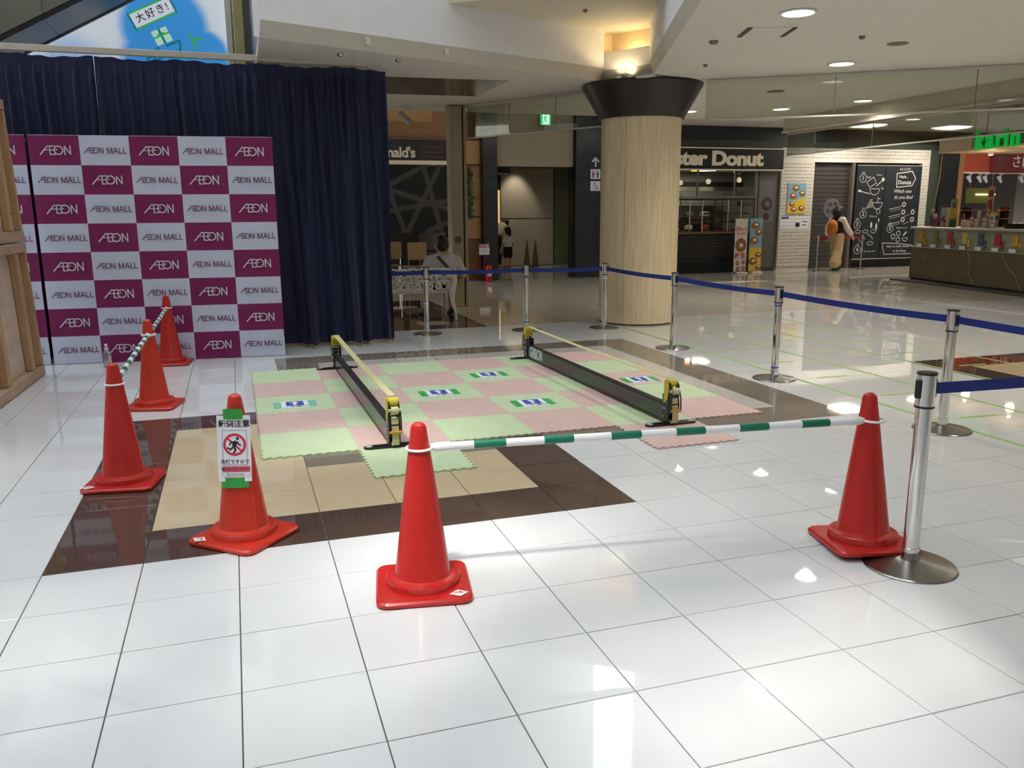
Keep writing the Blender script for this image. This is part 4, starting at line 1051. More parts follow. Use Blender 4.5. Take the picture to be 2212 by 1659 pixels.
MB(upright(3.10, -.001, .255)).text('mister Donut', .44, 0, .0, off=.042, ax='RIGHT', sx=1.24, ext=.02, sp=.96, res=4).build('lettering', M_cream, ds)
# interior room
struct(MB().box(10.75, 14.6, 17.0, 17.1, 0, 2.94).box(10.68, 10.76, FY + .1, 17.0, 0, 2.94).box(14.56, 14.64, FY + .2, 17.0, 0, 2.94).build('wall_donut_shop', mat('kitchen_wall', (150, 146, 140), .6)))
struct(MB().box(10.75, 14.6, FY + .3, 17.0, 2.50, 2.58).build('ceiling_donut_shop', M_ceil))
for x in (11.35, 12.45):
    t = thing('shop_ceiling_light', 'round bright ceiling light inside the donut shop, %s' % ('left one' if x < 12 else 'right one'), 'lamp', (x, 15.6, 2.499), 0, 'donut shop ceiling lights')
    MB().lathe([(.001, -.03), (.30, -.03), (.32, -.015), (.32, 0)], 28).build('diffuser', mat('shop_lamp_glow', (255, 252, 246), .5, noise=0, emit=(255, 250, 240), es=9), t)
    MB().lathe([(.325, 0), (.34, -.01), (.325, -.018)], 28, cap0=False, cap1=False).build('rim', M_white_p, t)
    ld = bpy.data.lights.new('shop_lamp', 'AREA'); ld.energy = 16; ld.size = .5; ld.color = (1, .93, .82)
    lo = bpy.data.objects.new('bulb', ld); COL.objects.link(lo); lo.parent = t; lo.location = (0, 0, -.05)
tag(MB().bbox(11.95, 12.15, 15.3, 15.4, 2.44, 2.50, .006).build('orange_lamp', mat('orange_glow', (255, 170, 60), .5, noise=0, emit=(255, 150, 40), es=4)), 'small orange lamp between the donut shop ceiling lights', 'lamp')
# service counter with display case
ct = thing('donut_counter', 'dark donut counter printed with small pale lettering', 'counter', (10.80, FY - .04, 0))
MB().bbox(0, 2.2, 0, .5, 0, .93, .006).build('body', mat('counter_black', (24, 24, 26), .35), ct)
MB().bbox(-.0, 2.22, -.03, .55, .93, .975, .006).build('worktop', M_wood2, ct)
print_lines(0, 2.2, .32, .90, upright(0, -.001, 0), .075, .04).build('lettering', mat('dim_print', (96, 92, 86), .7, noise=0), ct)
MB().bbox(.0, 2.2, -.004, .0, .0, .26, .001).build('kickboard', M_dark, ct)
dc = thing('display_case', 'glass donut display case with dark shelves on the counter', 'display case', (10.80, FY + .02, .976))
for z in (.0, .20, .40, .60): MB().bbox(0, 2.12, .05, .45, z, z + .014, .003).build('shelf', mat('shelf_steel', (120, 116, 110), .35, metal=.5), dc)
for x in (0, .38, .72, 1.06, 1.42, 1.78, 2.12): MB().bbox(x - .012, x + .012, .03, .05, 0, .74, .002).build('mullion', M_blk if x == 1.06 else M_alu, dc)
MB().bbox(-.02, 2.14, .0, .46, .74, .78, .004).build('canopy', M_blk, dc)
for k in range(6): MB().box((0, .38, .72, 1.06, 1.42, 1.78)[k] + .014, (.38, .72, 1.06, 1.42, 1.78, 2.12)[k] - .014, .034, .040, .015, .735).build('pane', M_glass, dc)
M_dn = [mat('donut_plain', (150, 92, 44), .6, noise=.15), mat('donut_choc', (74, 42, 26), .5, noise=.1), mat('donut_pink', (206, 130, 130), .5), mat('donut_sugar', (206, 176, 130), .7, noise=.1)]
tor = [MB().tube([(.036 * math.cos(2 * PI * i / 10), .036 * math.sin(2 * PI * i / 10), .02) for i in range(10)], .02, 6, closed=True).mesh('donut', m, 80) for m in M_dn]
NTH = ORD + ['seventh', 'eighth', 'ninth', 'tenth', 'eleventh', 'twelfth', 'thirteenth', 'fourteenth', 'fifteenth', 'sixteenth']
KN = ['plain brown', 'chocolate', 'pink iced', 'sugared']
for s, z in enumerate((.990, 1.190, 1.390)):
    for k in range(16):
        mi = ((k // 3) + s) % 4
        o = link('donut', tor[mi], loc=(10.90 + k * .128, FY + .13 + .10 * (k % 2), z + .0005))
        tag(o, '%s ring donut on the %s shelf of the display case, %s from the left' % (KN[mi], ('bottom', 'middle', 'upper')[s], NTH[k]), 'donut', 'donuts in the display case')
tag(MB().bbox(12.62, 12.84, FY + .1, FY + .3, 1.592, 1.66, .01).build('bread_tray', mat('tray_yellow', (206, 176, 80), .6)), 'yellow tray on the top shelf of the display case', 'tray')
# kitchen hoods behind
hd_ = thing('kitchen_hood', 'dark steel kitchen hood band above the donut display', 'hood', (10.8, 15.0, 1.95))
MB().prism([(0, 0), (2.6, 0), (2.6, .7), (0, .7)], 0, .10).build('lip', M_steel, hd_); MB().bbox(.1, 2.5, .1, .7, .1, .22, .01).build('hood', M_blk, hd_)
ws_ = thing('kitchen_shelf_unit', 'pale shelf unit with trays at the back of the donut kitchen', 'shelf unit', (11.0, 16.5, 0))
for z in (.6, .95, 1.3, 1.65): MB().bbox(0, 2.6, 0, .4, z, z + .02, .003).build('shelf', M_steel, ws_)
for x in (0, 1.3, 2.58): MB().bbox(x, x + .03, 0, .03, 0, 1.9, .003).build('upright', M_steel, ws_)
for k in range(10):
    o = MB().bbox(0, .18, 0, .25, 0, .12, .01).build('stock_box', [mat('box_a', (190, 180, 160), .7), mat('box_b', (140, 60, 50), .7), mat('box_c', (90, 80, 70), .7)][k % 3], loc=(11.05 + (k % 5) * .5, 16.56, (.971, 1.321)[k // 5]))
    tag(o, '%s stock box on the %s back kitchen shelf, %s from the left' % (('pale', 'red', 'brown')[k % 3], ('lower', 'upper')[k // 5], ORD[k % 5]), 'box', 'boxes on the kitchen shelf')
# window frame of the shop
wf = struct(MB().box(10.78, 10.84, FY, FY + .08, .976, 2.40).box(12.93, 13.0, FY, FY + .08, 0, 2.40).box(11.33, 11.36, FY + .01, FY + .05, 1.80, 2.40).box(12.33, 12.36, FY + .01, FY + .05, 1.80, 2.40).box(10.84, 12.93, FY + .01, FY + .05, 1.77, 1.80).build('window_1', M_grill))
for a, b in ((10.85, 11.32), (11.37, 12.32), (12.37, 12.92)): MB().box(a, b, FY + .03, FY + .036, 1.81, 2.39).build('pane', M_glass, wf)
# printed side shutter and printed pillar, header
gs = struct(MB().box(13.0, 13.62, FY + .04, FY + .10, .08, 2.41).box(12.98, 13.03, FY, FY + .05, 0, 2.41).build('wall_printed_side', M_gshut))
print_lines(13.04, 13.60, .1, 2.4, upright(0, FY + .0395, 0)).build('lettering', M_print, gs)
MB(upright(13.28, FY + .038, 1.62)).rect(-.22, .2, -.42, .55).disc((0, 0), .16, .001, 1).disc((.02, .0), .07, .002, 0).disc((.0, -.30), .09, .001, 1).build('donut_poster', [mat('poster_grey', (104, 104, 108), .6), mat('poster_choc', (70, 44, 40), .6)], gs)
pr = struct(MB().box(13.62, 14.56, FY - .02, FY + .10, .10, 2.95).box(14.56, 18.10, FY - .02, FY + .10, 2.62, 2.95).box(17.86, 18.10, FY - .02, FY + .10, .10, 2.62).box(13.62, 14.56, FY, FY + .1, 0, .10).build('wall_printed', M_wprint))
print_lines(13.62, 14.55, .12, 2.62, upright(0, FY - .021, 0)).build('lettering', M_print, pr)
print_lines(13.62, 18.08, 2.62, 2.94, upright(0, FY - .021, 0)).build('lettering', M_print, pr)
print_lines(17.86, 18.10, .12, 2.60, upright(0, FY - .021, 0)).build('lettering', M_print, pr)
struct(MB().box(18.10, 18.42, FY, FY + .1, 0, 2.95).build('wall_green', M_grn))
# poster on the pillar
po = thing('donut_poster', 'blue and yellow donut poster on the printed pillar', 'poster', (14.085, FY - .03, 1.75))
MB().bbox(-.27, .27, -.008, .005, -.37, .37, .003).build('board', mat('frame_white', (210, 206, 196), .5), po)
MB(upright(0, -.009, 0)).rect(-.26, .26, -.36, .36, 0, 0).add([(-.26, -.36, .0015), (.26, -.36, .0015), (.26, .04, .0015), (-.26, -.10, .0015)], [(0, 1, 2, 3)], 1).build('print', [mat('poster_blue', (128, 176, 196), .6, noise=0), mat('poster_yellow', (226, 196, 64), .6, noise=0)], po)
for x, y, r in ((-.04, .24, .10), (-.12, .06, .10), (.14, .12, .09), (-.14, -.14, .08), (-.08, -.27, .085), (.14, -.24, .09)):
    MB(upright(0, -.011, 0)).disc((x, y), r, .0, 0, ry=r * .75).disc((x + .01, y + .02), r * .5, .001, 1, ry=r * .28).build('donut_picture', [M_dn[0], mat('cream_fill', (240, 230, 200), .6)], po)
nt_ = tag(MB(upright(14.10, FY - .021, 1.16)).rect(-.44, .40, -.16, .16, 0, 0).rect(-.42, -.20, .10, .15, .001, 1).rect(.0, .12, -.10, .0, .001, 2).rect(.2, .34, .02, .04, .001, 2).rect(.2, .3, -.06, -.04, .001, 2).build('shop_notices', [M_paper, M_blue, M_ink]), 'row of small paper notices under the donut poster', 'notice')
# standing banners
def stand_banner(x, y, lb, colors, red):
    t = thing('stand_banner', lb, 'banner', (x, y, .001))
    MB().bbox(-.17, .17, 0, .012, .04, 1.28, .003).build('panel', colors[0], t)
    MB().bbox(-.15, .15, -.12, .14, 0, .025, .006).build('base', M_alu, t)
    if red:
        M_rl = mat('red_lettering', (180, 36, 44), .6, noise=0)
        MB(upright(.0, -.001, 0)).text('むぎゅっと', .115, 0, 1.03, off=.03, sx=.55).text('ドーナツ', .10, 0, .92, off=.03, sx=.65).text('誕生', .15, 0, .40, off=.03).build('lettering', M_rl, t)
        for a, b, r in ((0, .66, .15), (-.07, .24, .05), (.09, .26, .05), (-.05, .10, .05), (.1, .11, .05)):
            MB(upright(0, -.001, 0)).disc((a, b), r, 0, 0, ry=r * 1.1).disc((a + r * .1, b), r * .33, .001, 1).build('donut_picture', [M_dn[0], colors[0]], t)
    else:
        MB(upright(0, -.001, 0)).rect(-.17, .17, .04, .60).build('yellow_half', colors[1], t)
        for a, b, r in ((-.02, 1.12, .12), (.06, .95, .10), (-.05, .76, .12), (.08, .42, .09), (-.06, .27, .12), (.09, .12, .08)): MB(upright(0, -.002, 0)).disc((a, b), r, 0, 0, ry=r * .75).disc((a + .02, b + .02), r * .42, .001, 1, ry=r * .25).build('donut_picture', [M_dn[0], mat('cream_fill', (240, 230, 200), .6)], t)
stand_banner(12.33, 13.62, 'narrow white standing banner with red lettering before the donut counter', [mat('banner_white', (214, 208, 200), .6)], True)
stand_banner(12.74, 13.62, 'narrow blue and yellow standing banner before the donut counter', [MATS['poster_blue'], MATS['poster_yellow']], False)
# entrance roller shutter
sh = struct(MB().box(14.56, 15.76, FY + .12, FY + .16, 0, 2.62).build('wall_shutter', M_gshut))
for k in range(24): MB().bbox(14.58, 15.74, FY + .10, FY + .125, .08 + k * .106, .08 + k * .106 + .098, .008).build('shutter_slat', mat('shutter_slat', (62, 58, 54), .5, noise=.06), sh)
MB(upright(15.25, FY + .098, 1.5)).disc((0, 0), .26, 0, 0).disc((-.06, .1), .06, .001, 1).disc((.09, .12), .05, .001, 1).disc((.04, -.08), .07, .001, 1).disc((-.12, -.06), .05, .001, 1).build('mural', [mat('mural_pale', (92, 92, 96), .6), mat('mural_dark', (50, 50, 54), .6)], sh)
struct(MB().box(15.72, 15.80, FY, FY + .1, 0, 2.62).build('trim_entrance', M_print))
# chalk-style roll banners
M_chalk = mat('chalk_black', (24, 30, 38), .6)
M_cw = mat('chalk_white', (214, 212, 206), .7, noise=0)
def chalk_banner(x0, x1, lb, draw):
    t = thing('chalk_banner', lb, 'banner', ((x0 + x1) / 2, FY - .05, 0))
    w = (x1 - x0) / 2
    MB().bbox(-w, w, 0, .01, .22, 2.56, .002).build('panel', M_chalk, t)
    MB().bbox(-w, w, -.012, .02, 2.545, 2.565, .003).bbox(-w, w, -.012, .02, .215, .235, .003).build('rod', M_alu, t)
    m = MB(upright(0, -.001, 0)); draw(m); m.build('chalk_drawing', M_cw, t)
def step(m, x, z, n, s=.13):
    m.stroke([(x + a, z + b) for a, b in arc(0, 0, .10, 0, 360, 20)[:-1]], .012, closed=True).text(n, .14, x, z, off=.02).text('STEP', .05, x, z + .135)
def d1f(m):
    step(m, -.24, 2.24, '1'); m.text('Sugar', .06, -.06, 2.27).text('Wheat', .06, .25, 2.32)
    m.stroke([(-.12, 2.14), (.08, 2.27), (.18, 2.12), (-.02, 2.02)], .014, closed=True).stroke([(.18, 2.05), (.38, 2.20)], .02).disc((.38, 2.21), .05)
    m.stroke(arc(.14, 1.98, .15, 180, 360, 10), .014).stroke([(-.01, 1.98), (.29, 1.98)], .014).stroke([(-.3, 1.92), (.0, 1.86)], .02).disc((-.32, 1.93), .05, ry=.03).text('Egg', .06, .38, 2.0)
    m.stroke(arc(.26, 1.64, .16, 180, 360, 10), .016).stroke([(.10, 1.64), (.42, 1.64)], .014).stroke([(.26, 1.64), (.26, 1.76), (.34, 1.72)], .014)
    for k in range(5): m.stroke([(-.10 + k * .03, 1.50 + k * .05), (.10, 1.54 + k * .045)], .016)
    m.stroke(arc(.30, 1.42, .06, 0, 360, 10)[:-1], .012, closed=True); step(m, -.16, 1.36, '2'); m.text('Cut out', .075, .16, 1.30)
    step(m, -.32, 1.10, '3'); m.disc((.12, 1.08), .03, ry=.08).disc((.28, 1.04), .03, ry=.09).disc((.34, 1.2), .02, ry=.05)
    for a in (-.28, -.05, .2): m.stroke(arc(a, .92, .08, 0, 360, 12, ry=.04)[:-1], .012, closed=True)
    m.stroke([(.02, .86), (.16, .78), (.2, .72)], .014).stroke(arc(-.14, .72, .09, 0, 300, 12, ry=.07), .012).stroke(arc(.12, .62, .09, 0, 360, 12, ry=.045)[:-1], .014, closed=True)
    step(m, -.26, .46, '4'); m.text('Decorate with...', .06, .14, .42)
def d2f(m):
    m.text('the LOVE', .085, .02, 2.47, sh=.2)
    m.stroke([(-.22, 2.36), (.26, 2.42), (.38, 2.24), (.28, 2.06), (-.20, 2.02)], .022, closed=True)
    m.text('Made...', .10, .0, 2.28, off=.012).text('Donuts', .14, .04, 2.14, off=.022)
    m.text('Which one', .125, .0, 1.92, off=.008, sh=.15).text('do you like?', .125, .04, 1.77, off=.008, sh=.15)
    for z, q in ((1.55, 1), (1.36, 2), (1.17, 2)):
        m.stroke([(-.38, z - .08), (-.0, z - .01)], .014).stroke([(-.34, z - .13), (.0, z - .06)], .008)
        for k in range(q): m.stroke(arc(.08 + k * .30, z + .04, .05, 0, 360, 12)[:-1], .026, closed=True)
        if q == 2: m.stroke([(.1, z - .08), (.3, z - .02)], .010)
    step(m, -.30, .98, '5'); m.text('Ready to eat!', .065, .08, 1.0)
    for a, b in ((-.18, .78), (-.02, .86), (-.02, .70)): m.stroke(arc(a, b, .06, 0, 360, 12)[:-1], .018, closed=True)
    m.stroke([(.14, .80), (.24, .90)], .04).stroke(arc(.20, .74, .085, 180, 360, 8), .016).stroke([(.11, .74), (.29, .74)], .014)
    m.stroke([(-.50, .62), (.0, .60), (.45, .55), (.52, .42), (.45, .33), (-.42, .33), (-.48, .48)], .018, closed=True)
    m.text('How to make donuts', .085, .0, .53, off=.014).text('in the Shop', .09, .06, .41, off=.014)
def d2g(m):
    d2f(m)
d_ = chalk_banner(15.82, 16.68, 'black chalk-style banner with numbered donut steps, left of two', d1f)
d_ = chalk_banner(16.70, 17.84, 'black chalk-style banner headed by a signpost drawing, right of two', d2g)
# red belt posts at the entrance
for x, lb in ((14.47, 'thin chrome post of the red belt, by the printed pillar'), (15.78, 'thin chrome post of the red belt, by the chalk banners')):
    t = thing('queue_post', lb, 'barrier post', (x, 13.55, .001), 0, 'red belt queue posts')
    MB().lathe([(.12, 0), (.12, .008), (.02, .02)], 20).build('base', M_base, t); MB().lathe([(.018, .015), (.018, .80), (.022, .80), (.022, .86), (.001, .865)], 14).build('post', M_chrome, t)
tag(MB().box(14.495, 15.755, 13.548, 13.552, .76, .82).build('queue_belt', mat('red_belt', (140, 28, 36), .7)), 'dark red belt across the donut shop entrance', 'barrier belt')
# right shop with orange sign
struct(MB().box(18.42, 18.98, FY - .1, FY + .2, 0, 3.42).build('wall_granite_right', M_dark))
struct(MB().box(18.98, 19.20, FY - .06, FY + .1, 0, 3.0).build('trim_wood_post', M_wood))
os_ = thing('orange_shop_sign', 'orange-red shop sign with white brush lettering', 'shop sign', (19.2, FY - .02, 2.40))
MB().bbox(0, 5.0, 0, .1, .02, .52, .004).build('board', mat('orange_red', (206, 84, 50), .5), os_)
MB().bbox(.90, 3.4, -.03, .0, .0, .50, .006).build('red_panel', mat('crimson_panel', (132, 34, 34), .5), os_)
MB().bbox(0, 5.0, -.02, .02, -.02, .02, .003).build('cream_edge', M_cream, os_)
MB(upright(1.22, -.031, .30)).stroke(arc(0, 0, .12, 0, 360, 20)[:-1], .03, closed=True).stroke([(-.1, .06), (.1, .02)], .03).stroke([(-.08, -.08), (.1, -.03)], .03).build('emblem', mat('emblem_grey', (110, 90, 88), .5), os_)
MB(upright(1.60, -.031, .28)).text('さぼてん', .36, 0, 0, off=.012, ax='LEFT').build('lettering', mat('letter_white', (226, 214, 204), .5, noise=0, emit=(220, 200, 190), es=.1), os_)
struct(MB().box(18.9, 25, 17.4, 17.5, 0, 3.0).build('wall_deli', mat('deli_wall', (46, 38, 30), .7)))
for k, x in enumerate((19.5, 19.85, 20.05, 20.55, 21.3)):
    t = thing('deli_spotlight', 'white track spotlight under the orange sign, %s from left' % ORD[k], 'spotlight', (x, FY + .0, 2.379), 0, 'spotlights under the orange sign')
    MB().bbox(-.07, .07, -.02, .02, -.02, 0, .003).lathe([(.010, -.08), (.010, -.01)], 8).build('mount', M_white_p, t)
    MB().lathe([(.03, -.09), (.055, .09), (.001, .09)], 14, M=Matrix.Translation((-.03, 0, -.15)) @ Matrix.Rotation(math.radians(-35), 4, 'Y')).build('head', M_white_p, t)
t = thing('deli_menu_board', 'lime-yellow hanging menu board in the deli', 'menu board', (21.1, 15.2, 1.62))
MB().bbox(-.45, .6, 0, .03, 0, .42, .004).build('board', mat('lime_board', (140, 140, 50), .6), t); MB().tube([(-.3, .015, .42), (-.3, .015, 1.80)], .008, 6).tube([(.5, .015, .42), (.5, .015, 1.80)], .008, 6).build('hanger_rod', M_alu, t); MB().bbox(-.1, .6, -.04, -.005, .22, .26, .003).build('tube_lamp', mat('tube_glow', (255, 240, 200), .5, noise=0, emit=(255, 236, 190), es=2), t)
ds2 = thing('deli_shelves', 'dim deli shelving stocked with jars behind the kiosk', 'shelf', (20.2, 15.9, 0))
for z in (.9, 1.15, 1.4): MB().bbox(0, 3, 0, .4, z, z + .03, .004).build('shelf', M_wood2, ds2)
for x in (0, 1.5, 2.96): MB().bbox(x, x + .04, .02, .38, 0, 1.5, .004).build('upright', M_wood2, ds2)
jar = [MB().lathe([(.04, 0), (.045, .01), (.045, .11), (.03, .13), (.03, .15)], 12).mesh('jar', mat('jar_%d' % k, c, .4)) for k, c in enumerate(((190, 150, 110), (120, 70, 50), (220, 210, 190), (150, 140, 60)))]
for z in (.931, 1.181):
    for k in range(12):
        tag(link('jar', jar[(k * 3 + int(z * 10)) % 4], loc=(20.30 + k * .112, 16.05, z)), 'small deli jar on the %s dim shelf, %s from the left' % ('lower' if z < 1 else 'upper', NTH[k]), 'jar', 'jars on the deli shelves')
for x, y, e in ((20.3, 14.9, 14), (22, 15.5, 14)):
    ld = bpy.data.lights.new('deli_lamp', 'POINT'); ld.energy = e * .25; ld.color = (1, .8, .55); ld.shadow_soft_size = .15
    lo = bpy.data.objects.new('deli_lamp', ld); COL.objects.link(lo); lo.location = (x, y, 2.7)

# ------------------------------------------------------------------ drinks kiosk on the right
kx, ky = 14.46, 10.53
ka = math.atan2(7.3 - 10.53, 13.92 - 14.46)      # runs towards the viewer
ks = thing('kiosk_counter', 'brown veined stone drinks counter with lit picture strip', 'counter', (kx, ky, 0), ka)
# local x along the front, local y: +y is behind the front face
M_stone = mat('brown_marble', (106, 92, 76), .25, noise=.12, scale=2)
M_kstrip = mat('frosted_strip', (150, 152, 142), .2, noise=.03)
MB().bbox(0, 5.5, 0, .75, .06, .70, .005).build('stone_front', M_stone, ks)
MB().bbox(-.25, 5.6, -.28, .8, 0, .03, .004).bbox(0, 5.5, .04, .7, .03, .06, .003).build('plinth', mat('kiosk_mat', (70, 66, 62), .7), ks)
for pts in (([(1.75, .68), (1.85, .50), (1.82, .30), (2.0, .07)]), ([(2.65, .69), (2.85, .45), (3.05, .3), (3.2, .07)]), ([(.4, .6), (.45, .45)])):
    MB(upright(0, -.001, 0)).stroke(pts, .016).build('vein', mat('pale_vein', (150, 138, 120), .3), ks)
MB().bbox(.02, 5.5, .03, .72, .70, 1.08, .004).build('picture_strip', M_kstrip, ks)
MB().bbox(-.03, 5.55, -.04, .78, 1.08, 1.12, .006).build('worktop', M_alu, ks)
MB().bbox(0, 5.5, -.03, .04, .70, .715, .003).build('ledge', M_alu, ks)
for k in range(9):
    c = ((200, 150, 60), (110, 130, 70), (170, 60, 70), (200, 190, 90), (70, 90, 100), (180, 40, 60))[k % 6]
    x = .30 + k * .44
    MB().bbox(x - .07, x + .07, .005, .026, .82, 1.03, .003).bbox(x + .09, x + .15, .005, .026, .76, .90, .003).build('drink_picture', mat('drink_%d' % (k % 6), c, .5, noise=.35, scale=25), ks)
    MB().bbox(x - .10, x + .06, -.02, .0, .715, .78, .003).build('price_card', M_paper, ks)
cn = thing('kiosk_canopy', 'suspended cream kiosk canopy with a beige end panel', 'canopy', (14.82, 10.42, 2.60), ka)
M_cny = mat('cream_canopy', (214, 186, 142), .6, noise=.02)
MB().bbox(0, 5.0, 0, 1.9, 0, .03, .004).build('soffit', M_cny, cn)
MB().bbox(0, 1.0, 0, .06, .03, .30, .004).bbox(0, .05, 0, 1.9, .03, .30, .004).build('end_panel', mat('beige_end', (196, 178, 150), .6), cn)
MB().bbox(1.0, 5.0, .05, .09, .03, .27, .004).build('sign_backing', mat('mirror_backing', (110, 104, 92), .3, noise=.5, scale=9), cn)
for x in (1.02, 3.0): MB().tube([(x, .03, .03), (x, .03, .82)], .012, 8).build('hanger_rod', M_alu, cn)
kl = thing('kiosk_lettering', 'green raised lettering standing on the kiosk canopy', 'sign', (14.82, 10.42, 2.60), ka)
Mk = Matrix.Translation((1.12, -.03, .19)) @ Matrix.Rotation(PI / 2, 4, 'X')
M_kg = mat('vivid_green', (14, 176, 70), .5, noise=0, emit=(10, 170, 60), es=.5)
xk = 0
for ch, w in (('k', .28), ('a', .29), ('r', .21), ('i', .15), ('n', .30)):
    MB(Mk).text(ch, .50, xk + w / 2, -.04, 0, ext=.02, off=.022).build('letter', M_kg, kl); xk += w
for k in range(3):
    ld = bpy.data.lights.new('kiosk_lamp', 'POINT'); ld.energy = 5; ld.color = (1, .78, .5); ld.shadow_soft_size = .08
    lo = bpy.data.objects.new('kiosk_lamp', ld); COL.objects.link(lo); lo.location = (15.35 - k * .25, 9.6 - k * 1.3, 2.35)
    lp = thing('kiosk_pendant', 'small warm lamp under the kiosk canopy, %s from the left end' % ORD[k], 'lamp', (15.35 - k * .25, 9.6 - k * 1.3, 2.585), 0, 'lamps under the kiosk canopy')
    MB().lathe([(.05, 0), (.05, -.05), (.04, -.06), (.001, -.06)], 16, cap1=False).build('housing', M_white_p, lp); MB().lathe([(.035, -.061), (.035, -.065), (.001, -.066)], 14).build('lens', M_lamp, lp)
# rope tied at the canopy corner
rp = thing('hanging_rope', 'pale rope hanging from the kiosk canopy corner, knotted low', 'rope', (14.80, 10.30, 2.59))
M_rope = mat('jute_rope', (176, 150, 110), .8, noise=.15, scale=60)
MB().tube([(.02, 0, 0), (.0, 0, -.5), (-.06, 0, -1.0), (-.07, 0, -1.12)], .008, 7).tube([(.05, .02, 0), (.03, .01, -.5), (-.05, 0, -1.0), (-.07, 0, -1.12)], .008, 7).build('strands', M_rope, rp)
MB().ball((-.075, 0, -1.14), (.045, .04, .04)).ball((-.08, 0, -1.22), (.055, .04, .035)).build('knot', M_rope, rp)
MB().prism([(-.05, 0), (.05, 0), (.02, -.20), (-.03, -.19)], -.015, .015, M=Matrix.Translation((-.09, 0, -1.24)) @ Matrix.Rotation(PI / 2, 4, 'X') ).build('tassel', mat('grey_tassel', (110, 96, 86), .8), rp)
# things on the counter
ux, uy = math.cos(ka), math.sin(ka); vx, vy = -uy, ux
def on_counter(name, lb, cat, x, y, parts, tilt=0.0, g=None):
    x *= .64
    t = thing(name, lb, cat, (kx + ux * x + vx * y, ky + uy * x + vy * y, 1.121), ka + tilt, g)
    t.scale = (.68, .68, .74)
    for nm, mb, m in parts: mb.build(nm, m, t)
    return t
def card(w, h, d=.01): return MB().bbox(-w / 2, w / 2, -d / 2, d / 2, 0, h, .003)
def face(w, h, z0, z1, x0=None, x1=None): return MB(upright(0, -.0065, 0)).rect(-w / 2 if x0 is None else x0, w / 2 if x1 is None else x1, z0, z1)
on_counter('tissue_box', 'low white tissue box at the left end of the kiosk counter', 'box', .16, .48, [('box', MB().bbox(-.14, .14, -.06, .06, 0, .08, .006), M_paper), ('tissue', MB().prism([(-.04, -.02), (.04, -.02), (.05, .02), (-.03, .02)], .08, .16), M_paper)])
on_counter('card_stand', 'tall cream card stand at the left end of the kiosk counter', 'card', .40, .3, [('card', card(.16, .36, .03), mat('cream_card', (226, 206, 160), .6)), ('picture', MB(upright(0, -.016, 0)).rect(-.06, .06, .18, .33), M_paper)])
on_counter('pink_box', 'pink box beside the cream card on the kiosk counter', 'box', .62, .22, [('box', MB().bbox(-.09, .09, -.05, .05, 0, .26, .004), mat('orchid_box', (150, 90, 130), .6)), ('label', MB(upright(0, -.051, 0)).rect(-.06, .06, .10, .2), mat('plum_label', (110, 60, 96), .6))])
on_counter('dark_bottle', 'dark bottle beside the pink box on the kiosk counter', 'bottle', .82, .25, [('bottle', MB().lathe([(.05, 0), (.06, .02), (.06, .18), (.025, .24), (.025, .28)], 16), mat('dark_glass', (40, 24, 30), .2)), ('cap', MB().lathe([(.028, .28), (.028, .30), (.001, .302)], 12), M_wood2)])
on_counter('fruit_poster_stand', 'grey poster stand with red cherries on the kiosk counter', 'poster', 1.08, .2, [('board', card(.30, .52, .03), mat('poster_fog', (150, 158, 160), .6)), ('side', MB().bbox(.15, .2, -.02, .3, 0, .52, .003), mat('cream_side', (220, 196, 140), .6)), ('cherries', MB(upright(0, -.017, 0)).disc((-.04, .20), .055).disc((.06, .16), .05).disc((.02, .27), .03), mat('cherry', (120, 30, 34), .5))])
on_counter('menu_stand', 'tall yellow and green menu stand on the kiosk counter', 'poster', 1.48, .22, [('board', card(.30, .74, .02), mat('ochre_board', (200, 160, 70), .6)), ('top_band', MB(upright(0, -.011, 0)).rect(-.15, .15, .64, .74).disc((0, .58), .09, .001, 1), [mat('lime_band', (120, 150, 60), .6), mat('menu_blue', (40, 80, 130), .6)]), ('bottom_band', MB(upright(0, -.011, 0)).rect(-.15, .15, 0, .22), mat('bottle_green', (24, 92, 62), .6))])
for k, (x, y, h, c, lb) in enumerate(((2.02, .2, .20, (214, 176, 160), 'pale pink cup stack right of the menu stand'), (2.16, .3, .28, (220, 190, 176), 'taller pale pink cup stack behind the first'), (2.30, .38, .44, (226, 206, 190), 'tallest pale cup stack on the kiosk counter'))):
    on_counter('cup_stack', lb, 'cups', x, y, [('cups', MB().lathe([(.04, 0)] + [q for j in range(int(h / .05)) for q in ((.045, j * .05 + .01), (.052, j * .05 + .045), (.045, j * .05 + .048))] + [(.02, h)], 14), mat('cup_%d' % k, c, .6))], g='cup stacks on the kiosk counter')
on_counter('price_notice', 'slanted cream price notice at the middle of the kiosk counter', 'notice', 2.34, .08, [('card', card(.34, .19, .02), mat('notice_cream', (226, 206, 186), .6)), ('print', MB(upright(0, -.011, 0)).rect(-.13, .13, .13, .145).rect(-.13, .10, .09, .10).rect(-.13, .12, .05, .06), mat('print_rose', (150, 70, 70), .6))])
on_counter('tall_poster', 'tall narrow drink poster rising behind the cup stacks', 'poster', 2.48, .5, [('board', card(.24, 1.05, .02), mat('sand_poster', (190, 150, 110), .6)), ('picture', MB(upright(0, -.011, 0)).disc((0, .62), .10).disc((.02, .50), .09).rect(-.1, .1, .78, .95), mat('berry_print', (130, 62, 52), .6, noise=.4, scale=30))])
